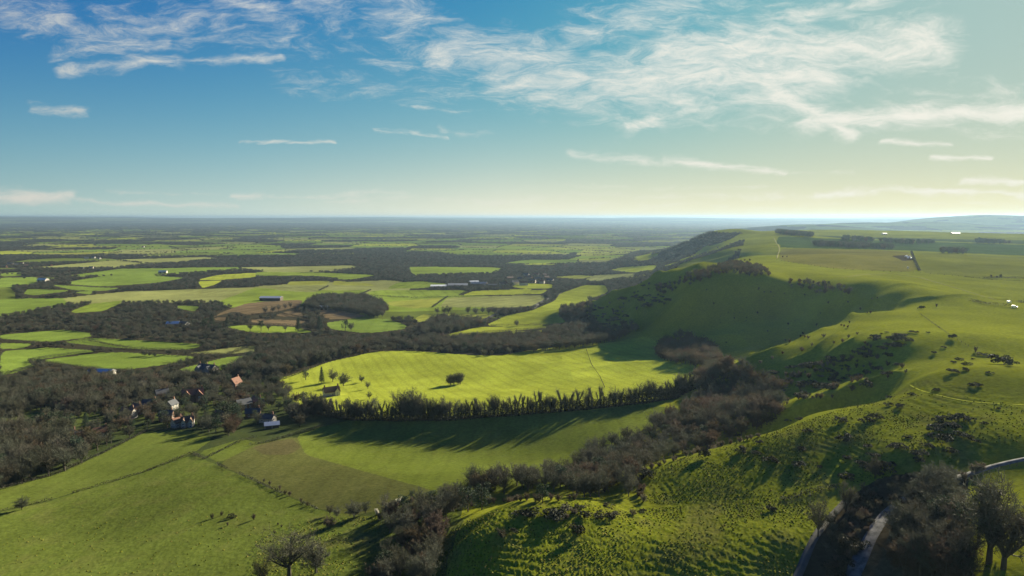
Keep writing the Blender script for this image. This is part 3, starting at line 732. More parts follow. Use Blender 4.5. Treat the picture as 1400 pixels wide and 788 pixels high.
barn(59,386,26,14,7,4,-10,white,paleroof,'white farmhouse barn alone on the left of the plain')
barn(1209,321,16,10,4,2,10,white,paleroof,'gleaming white building at the foot of the far downs')
barn(1306,320,30,12,3,2,0,cream,paleroof,'long pale shed below the far right hills')
random.seed(5)
cols = [(white, redtile, 'white house with a red roof'), (brick, browntile, 'brick house with a brown roof'), (cream, slate, 'cream house with a slate roof'), (white, slate, 'white house with a slate roof')]
for k, (u, v) in enumerate([(688,391),(697,383),(704,389),(711,384),(716,390),(723,382),(728,387),(735,384),(741,388),(747,382),(752,386),(719,378),(733,378),(744,378.5)]):
    wm, rm, d = cols[k % 4]
    house(u, v, random.uniform(13, 22), 10, 6, 4, random.uniform(-40, 40), wm, rm, d + ' in the distant village beyond the bright fields', 'houses of the distant village', wins=False)
for k, (u, v) in enumerate([(8,366),(14,362.5),(22,364),(29,362),(36,365),(118,354.5),(128,353.5),(136,354.5),(70,364),(125,368),(112,369),(196,338.5)]):
    wm, rm, d = cols[(k + 1) % 4]
    house(u, v, random.uniform(11, 18), 9, 5, 4, random.uniform(-40, 40), wm, rm, d + ' far out on the left of the plain', 'far houses on the plain', wins=False, chim=0)

# ------------------------------------------------------------------ vehicles and bales on the down
def van(u, v, rz, label):
    p = G1(u, v); o = empty('van', (p.x, p.y, p.z + .05), R(rz), .8); tag(o, label, 'van', 'white vans parked on the down')
    prof = [(-2.6,.45),(2.5,.45),(2.6,.95),(2.35,1.25),(1.55,1.45),(.95,2.25),(.7,2.4),(-2.5,2.4),(-2.6,2.2)]
    bm = bmesh.new(); vv = [bm.verts.new((x, -.98, z)) for x, z in prof]; f = bm.faces.new(vv)
    ex = bmesh.ops.extrude_face_region(bm, geom=[f]); bmesh.ops.translate(bm, verts=[q for q in ex['geom'] if isinstance(q, bmesh.types.BMVert)], vec=(0, 1.96, 0))
    bmesh.ops.recalc_face_normals(bm, faces=bm.faces); bmesh.ops.bevel(bm, geom=list(bm.edges), offset=.07, segments=2, affect='EDGES')
    me_ = bpy.data.meshes.new('body'); bm.to_mesh(me_); bm.free(); me_.materials.append(paint); b = bpy.data.objects.new('body', me_); col.objects.link(b); b.parent = o
    m = MB(); m.face([(1.58,-.85,1.5),(1.58,.85,1.5),(1.02,.8,2.22),(1.02,-.8,2.22)]); m.v = [(x + .05, y, z + .04) for x, y, z in m.v]; m.build('windscreen', glass, o)
    for s in (-1, 1):
        m = MB(); m.face([(1.35,s*1.0,1.5),(.4,s*1.0,1.5),(.4,s*1.0,2.1),(.95,s*1.0,2.1)]); m.build('side_window', glass, o)
        for x in (-1.6, 1.65):
            w = MB(); w.tube((x, s * .82, .36), (x, s * 1.02, .36), .36, .36, 14); wo = w.build('wheel', tyre, o)
            q = MB(); q.tube((x, s * 1.0, .36), (x, s * 1.04, .36), .2, .2, 10); q.build('hub', wire, wo)
        h = MB(); h.box(2.52, 2.62, s * .72 - .15, s * .72 + .15, .85, 1.0); h.build('headlight', glass, o)
    return o
van(1379.5, 414.5, 20, 'white van parked end on behind the dark scrub on the down'); van(1387, 421, -38, 'white van parked aslant just below the other white van')
def bale(u, v, label):
    p = G1(u, v); o = empty('wrapped_bale', (p.x, p.y, p.z), random.uniform(0, 3)); tag(o, label, 'bale', 'white wrapped bales by the hedge')
    bm = bmesh.new(); bmesh.ops.create_cone(bm, cap_ends=True, segments=20, radius1=1.3, radius2=1.3, depth=2.4, matrix=Matrix.Translation((0, 0, 1.2)) @ Matrix.Rotation(R(90), 4, 'X'))
    bmesh.ops.bevel(bm, geom=[e for e in bm.edges if len(e.link_faces) == 2 and e.calc_face_angle() > .8], offset=.22, segments=3, affect='EDGES')
    me_ = bpy.data.meshes.new('wrap'); bm.to_mesh(me_); bm.free(); me_.materials.append(paint); b = bpy.data.objects.new('wrap', me_); col.objects.link(b); b.parent = o
    m = MB(); [m.tube((0, y, 1.2), (0, y + .08, 1.2), 1.315, 1.315, 20) for y in (-.7, 0, .6)]; m.build('wrap_band', paleroof, o)
for u, v in [(1238,351.6),(1241,352.4),(1243.5,352),(1241.5,353.6),(1245.5,353.8),(1239.5,350.9)]: bale(u, v, 'white wrapped bale in the cluster on the dark muddy patch beside the hedge')
bale(1241.3, 367.2, 'lone white wrapped bale on the olive field below the cluster')

# ------------------------------------------------------------------ roads, lanes, paths (strips following the ground)
roadm = plain_mat('road', (.13, .13, .125), 1.0, .7, .45, spec=0); chalk = plain_mat('chalk_path', (.20, .195, .075), 1.0, .3, .4, spec=0); lane = plain_mat('lane', (.10, .097, .085), 1.0, .3, .3, spec=0); grasspath = plain_mat('worn_grass', (.19, .21, .028), 1.0, .2, .4, spec=0)
def strip(name, pts, width, mat, lift=.25, step=2.5, w1=None):
    p = dens(pts, 2.0, False); W = G(p[:, 0], p[:, 1])[:, :2]
    seg = np.hypot(*np.diff(W, axis=0).T); cum = np.concatenate([[0], np.cumsum(seg)]); n = max(4, int(cum[-1] / step))
    t = np.linspace(0, cum[-1], n); X = np.interp(t, cum, W[:, 0]); Y = np.interp(t, cum, W[:, 1])
    for _ in range(6):
        X[1:-1] = (X[:-2] + 2 * X[1:-1] + X[2:]) / 4; Y[1:-1] = (Y[:-2] + 2 * Y[1:-1] + Y[2:]) / 4
    tx = np.gradient(X); ty = np.gradient(Y); L = np.hypot(tx, ty) + 1e-9; nx, ny = -ty / L, tx / L
    wv = (width + ((w1 or width) - width) * t / t[-1]) * (1 + .12 * (vnoise(t * .2, t * 0, 5) - .5))
    zc = np.max([zt(X + nx * wv * k, Y + ny * wv * k) for k in (-.5, 0, .5)], axis=0); 
    for _ in range(3): zc[1:-1] = np.maximum(zc[1:-1], (zc[:-2] + zc[1:-1] * 2 + zc[2:]) / 4)
    m = MB()
    for i in range(n):
        for s in (-.62, -.5, 0, .5, .62):
            x = X[i] + nx[i] * wv[i] * s; y = Y[i] + ny[i] * wv[i] * s
            zz = zt(x, y) + lift + (.05 if s == 0 else 0) if abs(s) < .6 else zt(x, y) - .6
            m.v.append((x, y, float(zz)))
    for i in range(n - 1):
        for j in range(4): m.f.append((i * 5 + j, i * 5 + j + 1, i * 5 + 6 + j, i * 5 + 5 + j))
    o = m.build(name, mat, None, True); o['kind'] = 'structure'; return o
strip('road', [(1150,815),(1166,785),(1185,745),(1203,712),(1222,692),(1250,674),(1290,660),(1330,646),(1365,635),(1400,628),(1440,622)], 4.2, roadm, w1=1.4)
strip('track', [(1080,812),(1098,770),(1112,738),(1122,722),(1142,700),(1160,682)], 2.0, lane)
strip('lane', [(728,422),(735,416),(748,409),(760,404),(766,400)], 9, lane, .3, 6)
strip('lane', [(655,441),(664,437),(678,429.5)], 8, lane, .3, 6)
strip('path', [(1243,527),(1256,534),(1275,540),(1310,548),(1340,552),(1400,554),(1440,556)], .5, grasspath, .08, w1=1.1)
strip('path', [(1150,380),(1175,376),(1215,374),(1258,380),(1300,392),(1340,404),(1372,413)], 1.6, chalk, .12)
strip('path', [(1062,353),(1066,340),(1060,330),(1058,326)], 2.4, chalk, .15, 8)

# ------------------------------------------------------------------ fences
def fence(pts, sp, label, hh=1.2, rw=.09, rails=3, railr=.014, pm=None):
    P = line_pts(pts, sp, 0.0)[:90]; o0 = V3((P[0][0], P[0][1], zat(*P[0]))); o = empty('fence', o0); tag(o, label, 'fence')
    w = MB(); prev = None
    for x, y in P:
        b = V3((x, y, zat(x, y))) - o0
        m = MB(); m.tube(b + V3((0, 0, -.4)), b + V3((random.uniform(-.05, .05), random.uniform(-.05, .05), hh)), rw, rw * .85, 6); m.build('post', pm or postm, o)
        if prev is not None:
            for r in range(rails): z = hh * (.3 + .65 * r / max(1, rails - 1)); w.tube(prev + V3((0, 0, z)), b + V3((0, 0, z)), railr, railr, 4)
        prev = b
    w.build('wire' if railr < .03 else 'rail', wire if railr < .03 else postm, o); return o
fence([(1258,430),(1280,446),(1304,463),(1329,477)], 3.5, 'post and wire fence running diagonally down the pasture below the vans')
fence([(801,477),(809,500),(820,515),(827,531)], 3.2, 'dark fence line crossing the bright yellow green field', 1.3, .12)
fence([(1300,668),(1306,695),(1314,730),(1330,790)], 2.6, 'pale weathered fence among the dark trees at the lower right', 1.5, .12, 3, .06)
fence([(1335,652),(1365,643),(1400,636),(1430,630)], 2.6, 'post and wire fence between the road and the small green field', 1.2, .08)
fence([(1143,670),(1120,676),(1080,690),(1020,700)], 4.0, 'old wire fence along the fold between the two tussocky slopes', 1.1, .07)

fence([(1062,356),(1100,362),(1144,368),(1200,371),(1256,373)], 12, 'fence along the near side of the left olive field on the plateau', 1.5, .2)
fence([(1258,373.5),(1300,377),(1329,380),(1400,382)], 10, 'fence along the near side of the right olive field on the plateau', 1.5, .2)

# ------------------------------------------------------------------ woods and single trees
wood([(-60,690),(-60,600),(0,598),(60,584),(110,600),(142,612),(120,634),(85,648),(0,672)], 8.5, 12, 17, 'in the dark wood left of the long pasture', 'of the wood left of the long pasture', .15, .10)
wood([(-80,590),(-80,538),(0,534),(60,527),(120,522),(180,525),(215,522),(230,534),(205,548),(150,556),(120,566),(60,560)], 9, 11, 16, 'in the wood between the village and the hedged meadows', 'of the wood behind the village', .15, .08)
wood([(112,604),(150,560),(205,548),(235,535),(300,512),(380,522),(400,545),(440,568),(408,590),(330,594),(300,597),(262,588),(200,588),(150,612)], 12.5, 8, 13, 'among the village houses', 'among the village houses', .2, .22, .85)
wood([(228,534),(205,522),(300,518),(345,490),(400,474),(470,470),(545,472),(512,478),(446,494),(376,518),(300,512)], 9, 11, 15, 'in the wood behind the tip of the bright field', 'of the wood behind the bright field', .12, .06)
wood([(540,476),(590,466),(680,464),(745,458),(790,447),(830,452),(862,441),(872,455),(850,465),(790,477),(740,482),(650,482),(580,477)], 9, 9, 13, 'in the belt along the far side of the bright field', 'of the belt beyond the bright field', .2, .06)
wood([(900,490),(903,466),(925,460),(948,464),(975,480),(985,500),(960,506),(925,499)], 8, 10, 14, 'in the copse at the foot of the shaded coombe', 'of the copse at the coombe foot', .65, .02)
wood([(950,524),(965,508),(1000,498),(1030,505),(1060,530),(1072,560),(1050,588),(1000,602),(950,604),(900,598),(872,590),(905,575),(935,566),(950,545)], 7, 8, 12.5, 'in the brown valley wood below the coombe', 'of the brown valley wood', .5, .02)
wood([(800,622),(850,602),(930,600),(985,604),(958,616),(890,636),(868,655),(872,680),(835,684),(790,680),(776,664)], 7, 7, 11.5, 'in the wood between the two tussocky slopes', 'of the wood between the slopes', .25, .08)
wood([(600,698),(640,682),(690,674),(785,673),(776,656),(720,655),(655,660),(615,682)], 6, 8, 12, 'in the pale copse behind the near spur', 'of the pale copse behind the near spur', .05, .05)
wood([(515,715),(545,692),(600,684),(625,694),(606,735),(600,800),(505,800),(530,750)], 7, 8, 12, 'in the dark hollow wood left of the near spur', 'of the hollow wood left of the near spur', .2, .12)
wood([(1226,722),(1236,702),(1240,690),(1295,668),(1312,700),(1330,800),(1240,800),(1222,760)], 4.2, 8, 13, 'in the dark roadside wood at the lower right', 'of the roadside wood', .2, .05, avoid=False)
wood([(1128,745),(1128,722),(1150,692),(1190,666),(1260,647),(1300,643),(1250,664),(1196,696),(1158,735),(1130,770),(1105,795)], 4.2, 2.6, 4.5, 'on the bank between the track and the road', 'on the bank between track and road', .3, .1, avoid=False)
# the hedgerow of ivy clad trees under the bright field
HR = [(415,562),(445,568),(480,574),(540,575),(600,574.5),(660,571),(720,566),(800,560),(880,551),(920,545),(950,530)]
for x, y in line_pts(HR, 2.3, .5):
    q = random.random()
    if q < .55: add_tree(x, y, random.uniform(10, 16), random.choice(IVYT), 'dark ivy clad tree in the hedgerow below the bright field', 'ivy clad trees of the long hedgerow')
    else: add_tree(x, y, random.uniform(10, 17), random.choice(BARE), 'bare tree in the hedgerow below the bright field', 'bare trees of the long hedgerow', wide=.75)
p = G(np.array([548., 562, 570]), np.array([570., 571, 571]))
for k in range(3): add_tree(p[k][0], p[k][1], (21, 22, 18)[k], BARE[k], 'tall rounded bare tree rising above the hedgerow beside the bright field', 'tallest hedgerow trees', must=True)
# the lone round clump out in the bright field
c = G1(622, 526)
for k in range(14):
    a = random.uniform(0, 6.28); r = 7.5 * math.sqrt(random.random()); add_tree(c.x + r * math.cos(a), c.y + r * .8 * math.sin(a), random.uniform(9, 11.5), random.choice(BARE), 'bare tree of the small round clump alone in the bright field', 'trees of the round clump', wide=.8, must=True)
S = lambda u, v, h, k, lab, grp=None, wide=1.0: (lambda q: add_tree(q.x, q.y, h, k, lab, grp, 'tree', wide, True))(G1(u, v))
S(395,790,18,BARE[2],'big spreading bare oak standing in the foreground field at the bottom left',None,1.45)
S(432,784,13,BARE[1],'smaller bare tree touching the right side of the big foreground oak'); S(450,722,5.2,RED[0],'small round reddish bare tree between the foreground oak and the hollow wood'); S(358,797,9,BARE[0],'bare tree cut by the bottom edge left of the foreground oak')
S(484,708,8,BARE[1],'bare round hedgerow tree with a long shadow at the corner of the olive field',None,1.15); S(500,702,5.5,BARE[3],'small bare hedgerow tree right of the round one at the olive field corner')
S(451,704,5,BARE[0],'slim bare hedgerow tree left of the round one at the olive field corner'); S(461,707,4.5,BARE[3],'slim bare tree nearest the left of the round hedgerow tree')
S(562,683,4,EVER[1],'small dark evergreen with a pointed shadow on the edge of the olive field')
S(30,697,7,BARE[1],'lone bare tree on the grass bank at the far left of the lower pastures',None,1.2)
S(640,700,10,EVER[0],'wide dark evergreen at the left end of the spur top'); S(659,697,11,EVER[1],'tall dark evergreen at the left end of the spur top'); S(742,688,7,EVER[1],'dark evergreen bush tree standing on the crest of the near spur')
S(1352,770,26,BARE[0],'tall dark bare tree with ivy at the lower right corner'); S(1372,778,22,BARE[3],'second tall bare tree right of the tallest at the lower right corner'); S(1338,740,15,EVER[0],'broad dark evergreen below the tall trees at the lower right corner')
S(1118,735,14,BARE[0],'tall slender bare tree beside the gate on the grassy track',None,.6); S(1157,700,11,BARE[3],'slender bare tree on the bank above the track',None,.6); S(1196,655,9,BARE[1],'bare tree on the edge of the down above the road',None,.7)
S(308,577,15,EVER[0],'huge dark rounded evergreen in front of the right hand cottages',None,1.3); S(440,525,16,PINE[0],'tall dark conifer beside the long white house',None,.7); S(470,528,14,BARE[1],'wide bare tree right of the tall conifer by the long white house',None,1.15); S(455,522,13,BARE[3],'bare tree just behind the tall conifer by the long white house')
S(418,520,11,EVER[1],'dark conifer like evergreen at the tip of the bright field'); S(503,532,8,BARE[0],'lone bare tree on the lawn edge right of the long white house'); S(505,546,7,BARE[2],'bare tree below the lone lawn tree beside the bright field'); S(494,523,7.5,BARE[3],'lone small bare tree on the lawn above the other lawn tree'); S(474,560,9,BARE[1],'bare tree between the long white house and the hedgerow')
S(280,512,15,EVER[1],'dark tower like evergreen in front of the big stone house',None,.8); S(316,513,11,PINE[0],'small dark conifer on the lawn right of the big stone house',None,.8)
S(76,590,14,EVER[0],'dark evergreen at the front of the left wood',None,1.2); S(92,592,13,EVER[1],'second dark evergreen beside the one at the front of the left wood',None,1.2); S(118,588,12,PINE[0],'dark conifer between the left wood and the village')
for u, v, h in [(198,497,9),(205,497,7),(212,498,7)]: S(u, v - 18 + 8, h, BARE[1], 'round bare hedge tree in the middle of the hedged meadows', 'round hedge trees of the meadows', 1.2)
for u in (247,257,268,276): S(u, 500 - (u - 247) * .3, 9, random.choice(BARE), 'bare tree in the short row on the meadow right of the village', 'row of meadow trees')
for u, v, h, k in [(290,447,20,PINE[0]),(281,452,18,EVER[0]),(311,450,19,PINE[0]),(357,452,16,EVER[1]),(408,453,20,PINE[0]),(437,453,22,PINE[0]),(425,452,13,BARE[1]),(342,453,14,BARE[2]),(367,452,13,BARE[0]),(472,452,16,EVER[0]),(480,452,13,BARE[3]),(390,453,12,BARE[0])]:
    S(u, v, h, k, {'pine_tree':'tall dark parkland conifer on the bright strip below the ploughed fields','evergreen_tree':'dark broad evergreen on the bright strip below the ploughed fields','bare_tree':'bare parkland tree on the bright strip below the ploughed fields'}[k.name], 'parkland ' + k.name.replace('_', ' ') + 's')
for u, v in [(363,428),(373,427),(381,425),(390,423),(397,421),(427,437),(441,438),(435,432)]: S(u, v, 13, random.choice(BARE), 'bare tree in the hedge between the ploughed fields', 'trees between the ploughed fields')
for u in (598,607,613,640,650,660,668,676,688,700,711): S(u, 428 + (u % 3), random.uniform(12, 17), random.choice(BARE), 'bare tree in the row below the pale olive field', 'row below the pale field')
S(706,446,11,BARE[1],'lone bare tree in the middle of the far bright field'); S(806,412,13,BARE[1],'bare tree beside the scarp foot at the edge of the far bright field')
wood([(575,452),(600,437),(655,441),(662,446),(600,460),(580,462)], 11, 12, 16, 'in the tall copse left of the far bright fields', 'of the far copse')
wood([(415,418),(440,407),(500,407),(528,420),(530,432),(510,436),(470,428),(420,424)], 11, 12, 17, 'in the rounded wood beside the ploughed fields', 'of the rounded wood')
wood([(765,424),(800,417),(812,424),(800,436),(780,440),(766,435)], 10, 9, 13, 'in the scrubby wood at the scarp foot', 'of the scarp foot wood', .4)
wood([(955,372),(1000,360),(1040,366),(1055,378),(1030,380),(990,376),(940,392),(905,405),(895,395)], 7, 5, 8, 'along the rim of the shaded coombe', 'along the coombe rim', .5)
wood([(1075,384),(1110,386),(1160,396),(1165,404),(1120,403),(1080,396)], 7, 5, 8, 'on the lip of the coombe under the plateau', 'on the coombe lip', .4, .3)
# dark plantation strips on the plateau
for q, lab in [([(1111,334),(1220,339.5),(1224,342.5),(1150,339.5),(1111,337)], 'in the long dark plantation strip on the plateau'), ([(1150,327),(1185,329),(1200,331),(1180,332),(1150,330)], 'in the short plantation behind the long strip'), ([(1203,330.5),(1240,333),(1282,333.5),(1240,335.5),(1203,332.5)], 'in the thin plantation right of the short one'), ([(1288,344.5),(1322,345.5),(1322,347.5),(1288,347)], 'in the small dark block on the green field'), ([(1332,330),(1350,331),(1385,334),(1335,333.5)], 'in the right hand plantation on the far plateau'), ([(1060,317),(1085,319),(1113,323.5),(1110,326),(1065,321)], 'in the wood on the crest of the plateau')]:
    wood(q, 15, 13, 17, lab, lab.replace('in the', 'of the'), .1, .35)

def on_screen(x, y, z):
    cp, sp_ = math.cos(PITCH), math.sin(PITCH); dz = z - CZ; dep = y * cp - dz * sp_; up = y * sp_ + dz * cp
    if dep < 20: return None
    return 700 + FPX * x / dep, 394 - FPX * up / dep, dep
# which ones stand as individuals: per kind, those that show largest
STUFF = []                        # x, y, z, height factor, width factor, pick
random.seed(21)
for name, lim in (('bare_tree', 290), ('evergreen_tree', 120), ('pine_tree', 60), ('ivy_clad_tree', 90)):
    rr = []
    for r in REC:
        if r[3].name != name: continue
        s = on_screen(r[0], r[1], zat(r[0], r[1])); vis = s is not None and -20 < s[0] < 1420 and 250 < s[1] < 850
        rr.append(((1e6 if r[8] and vis else 0) + (r[2] / s[2] * 1000 if vis else 0), vis, r))
    rr.sort(key=lambda q: -q[0])
    for k, (sz, vis, r) in enumerate(rr):
        if vis and k < lim: proto_place(r[3], r[0], r[1], r[2], r[4], r[5], r[6] or None, wide=r[7])
        else:
            pk = BARE.index(r[3]) if r[3] in BARE else 4 + RED.index(r[3]) if r[3] in RED else 6
            STUFF.append((r[0], r[1], zat(r[0], r[1]), r[2] / r[3].H, r[2] / r[3].H * r[7], pk))
    print('TREES', name, len(rr))

# the far woods of the plain and scarp, and the hedgerow trees between far fields
def fan_points(d0, d1, sp):
    n = int(.5 * 1.5 * (d1 ** 2 - d0 ** 2) / sp ** 2); d = np.sqrt(rng.uniform(d0 ** 2, d1 ** 2, n)); a = rng.uniform(-.75, .75, n)
    return np.sin(a) * d, np.cos(a) * d
for d0, d1, sp, wf, hf in ((560, 2200, 8.5, 1.15, .64), (2200, 4500, 14, 2.0, .60), (4500, 9000, 32, 4.6, .60), (9000, 19000, 80, 11.0, .8)):
    x, y = fan_points(d0, d1, sp); _, w, e = ground_kind(x, y, True)
    m = (w > .5) & (rng.random(len(x)) < .93); x, y = x[m], y[m]; z = zt(x, y)
    hs = rng.uniform(.7, 1.15, len(x)) * hf * np.where(z > 30, .75, 1.0)
    for i in range(len(x)): STUFF.append((x[i], y[i], z[i], hs[i], hs[i] * wf, int(rng.choice([0, 1, 2, 3, 4, 5, 6], p=[.22, .22, .19, .19, .04, .05, .09]))))
    if d0 >= 560:
        n = int(3200 * (d1 / 2200) ** 1.2); d = np.sqrt(rng.uniform(max(d0, 2400) ** 2, d1 ** 2, n)) if d1 > 2400 else None
        if d is None: continue
        a = rng.uniform(-.75, .75, n); x = np.sin(a) * d; y = np.cos(a) * d
        _, ed, nx, ny = mosaic(x, y); x = x + nx * ed; y = y + ny * ed; z = zt(x, y); ok = (z < 30) & (rng.random(n) < .9)
        for i in np.nonzero(ok)[0]: STUFF.append((x[i], y[i], z[i], rng.uniform(.3, .6), rng.uniform(.5, .9) * max(1.0, wf * .4), int(rng.integers(0, 6))))
STUFF = np.array(STUFF); print('STUFF', len(STUFF))
sm = bpy.data.meshes.new('woodland'); sm.vertices.add(len(STUFF)); sm.vertices.foreach_set('co', STUFF[:, :3].astype(np.float32).ravel())
aS = sm.attributes.new('size', 'FLOAT_VECTOR', 'POINT'); aS.data.foreach_set('vector', np.stack([STUFF[:, 4], STUFF[:, 4], STUFF[:, 3]], -1).astype(np.float32).ravel())
aR = sm.attributes.new('turn', 'FLOAT', 'POINT'); aR.data.foreach_set('value', rng.uniform(0, 6.28, len(STUFF)).astype(np.float32))
aP = sm.attributes.new('pick', 'INT', 'POINT'); aP.data.foreach_set('value', STUFF[:, 5].astype(np.int32))
woodland = bpy.data.objects.new('woodland', sm); col.objects.link(woodland); woodland['kind'] = 'stuff'
ng = bpy.data.node_groups.new('woodland', 'GeometryNodeTree'); ng.interface.new_socket('Geometry', in_out='INPUT', socket_type='NodeSocketGeometry'); ng.interface.new_socket('Geometry', in_out='OUTPUT', socket_type='NodeSocketGeometry')
gi = ng.nodes.new('NodeGroupInput'); go = ng.nodes.new('NodeGroupOutput'); jn = ng.nodes.new('GeometryNodeJoinGeometry'); ng.links.new(jn.outputs[0], go.inputs[0])
def named(n, t): q = ng.nodes.new('GeometryNodeInputNamedAttribute'); q.data_type = t; q.inputs[0].default_value = n; return q.outputs[0]
szo, tno, pko = named('size', 'FLOAT_VECTOR'), named('turn', 'FLOAT'), named('pick', 'INT')
rot = ng.nodes.new('ShaderNodeCombineXYZ'); ng.links.new(tno, rot.inputs[2])
def source_of(kind):              # the crown and trunk of one standing tree of that kind serve as pattern
    for o in bpy.data.objects:
        if o.data is kind.parts[-1] and o.type == 'MESH': return [c for c in o.parent.children]
    return []
for k, kd in enumerate(BARE + RED + EVER[:1]):
    src = source_of(kd); j2 = ng.nodes.new('GeometryNodeJoinGeometry')
    if not src: print('no source', k); continue
    for s in src:
        oi = ng.nodes.new('GeometryNodeObjectInfo'); oi.inputs['Object'].default_value = s; oi.inputs['As Instance'].default_value = False; ng.links.new(oi.outputs['Geometry'], j2.inputs[0])
    cmp = ng.nodes.new('FunctionNodeCompare'); cmp.data_type = 'INT'; cmp.operation = 'EQUAL'; ng.links.new(pko, cmp.inputs[2]); cmp.inputs[3].default_value = k
    ip = ng.nodes.new('GeometryNodeInstanceOnPoints'); ng.links.new(gi.outputs[0], ip.inputs['Points']); ng.links.new(cmp.outputs[0], ip.inputs['Selection']); ng.links.new(j2.outputs[0], ip.inputs['Instance'])
    ng.links.new(rot.outputs[0], ip.inputs['Rotation']); ng.links.new(szo, ip.inputs['Scale']); ng.links.new(ip.outputs[0], jn.inputs[0])
md = woodland.modifiers.new('trees', 'NODES'); md.node_group = ng

# ------------------------------------------------------------------ hedges
random.seed(31)
hedgem = plain_mat('hedge', (.038, .037, .019), rnd=.6, trans=.05)
def hedge(pts, h, w, label, gap=0.0, dn=1.0, name='hedge', mat=None, group=None):
    p = dens(pts, 3.0, False); W = G(p[:, 0], p[:, 1]); o0 = V3(W[0]); m = MB(); tot = float(np.hypot(*np.diff(W[:, :2], axis=0).T).sum())
    n = int(min(9000, max(600, tot * 26 * h / 2)) * dn); seg = np.hypot(*np.diff(W[:, :2], axis=0).T); cum = np.concatenate([[0], np.cumsum(seg)])
    big = 1.7 if dn > 2 else max(1.0, math.sqrt(tot * 26 * h / 2 / n)); ph = random.uniform(0, 99)
    for t in np.sort(rng.uniform(0, tot, n)):
        x = np.interp(t, cum, W[:, 0]); y = np.interp(t, cum, W[:, 1]); lump = float(vnoise(np.array([t / (2.2 * w) + ph]), np.array([0.0]), 7)[0])
        if gap and float(vnoise(np.array([t / 14 + ph]), np.array([3.0]), 8)[0]) < gap: continue
        hh = h * (.55 + .8 * lump); a = random.uniform(0, 6.28); r = w * .5 * math.sqrt(random.random()) * (.7 + .6 * lump); zz = hh * random.random() ** (1.5 if dn > 2 else .7) * (1 - .35 * (2 * r / w) ** 2)
        q = V3((x + math.cos(a) * r, y + math.sin(a) * r, zat(x, y) + zz)) - o0
        if random.random() < .55: m.leaf(q, random.uniform(.16, .34) * big)
        else: m.sliver(q, rdir(.6) * random.uniform(.5, 1.1), .035 * big)
    o = m.build(name, mat or hedgem); o.location = o0; return tag(o, label, 'hedge', group)
hedge(HR, 8.0, 5.5, 'tall dark hedge bottom under the ivy clad trees below the bright field', dn=8.0)
hedge([(0,699),(60,686),(130,666),(200,645),(262,620)], 1.6, 1.8, 'gappy low hedge between the two lower left pastures', .36)
hedge([(264,620),(300,637),(350,659),(400,682),(445,703)], 1.5, 1.6, 'thin hedge of small thorns beside the olive field', .45)
hedge([(340,610),(375,603),(410,592),(440,584)], 2.2, 3.0, 'dark hedge between the paddocks and the hedgerow')
hedge([(262,622),(280,628),(330,603),(350,598)], 1.5, 1.8, 'pale scrubby hedge round the small paddock', .2)
hedge([(0,670),(80,648),(150,616),(200,590),(255,587)], 2.4, 2.6, 'dark hedge between the village lane and the long pasture')
hedge([(446,496),(420,507),(385,520)], 2, 2.5, 'hedge along the upper tip of the bright field')
for q, lab in [([(0,515),(48,501),(40,494),(64,489),(140,480),(152,480)], 'dark hedge between the two meadows left of the village'), ([(40,494),(142,507),(180,507)], 'dark hedge along the lower side of the long meadow'), ([(0,467),(65,470),(122,467),(180,478),(262,480)], 'bushy hedge with round trees across the hedged meadows'),
               ([(223,500),(312,487),(352,484)], 'dark hedge between the two meadows right of the village'), ([(254,484),(312,486),(350,471)], 'thin hedge above the two right hand meadows'),
               ([(497,404),(570,408),(700,404),(727,403)], 'straight dark hedge between the far green and pale fields'), ([(629,403),(647,397)], 'short hedge across the far green fields'), ([(591,421),(612,406)], 'reddish hedge between the yellow and pale far fields'),
               ([(434,404),(452,408),(490,404),(507,397)], 'hedge round the far green field'), ([(664,446.5),(763,445)], 'dark hedge under the far bright field'), ([(600,461),(672,455),(716,451.5),(750,448.5)], 'dark hedge between the two far bright strips'),
               ([(672,461),(716,462),(750,457),(800,452)], 'lowest hedge of the far bright strips'), ([(343,431),(380,428),(421,437),(450,437)], 'hedge between the ploughed fields'), ([(305,444),(345,443),(402,446),(440,444)], 'hedge above the parkland strip'),
               ([(655,440),(690,430),(728,424)], 'dark hedge between the far bright field and the tree row'), ([(449,392),(436,398)], 'hedge between the small far fields')]:
    hedge(q, 4.2, 4.5, lab)
hedge([(1246,345),(1250,356),(1257,371)], 3.0, 4.0, 'dark hedge dividing the two olive fields on the plateau')
hedge([(1345,381.5),(1370,380),(1400,382),(1440,384)], 3.2, 6, 'dark bushy hedge at the right edge of the plateau field')
hedge([(1400,385),(1360,383),(1322,379),(1290,377)], 1.0, 2, 'low scrubby hedge below the right olive field', .4)
hedge([(1329,412),(1345,416),(1360,418),(1386,421)], 3.0, 9, 'dark scrub thicket beside the parked vans'); hedge([(1392,414),(1420,416)], 3.5, 8, 'dark scrub thicket right of the parked vans')
hedge([(1145,667),(1120,671),(1085,681),(1060,686)], 1.3, 2.2, 'thin dark hedge on the fold below the tussocky hill', .2)

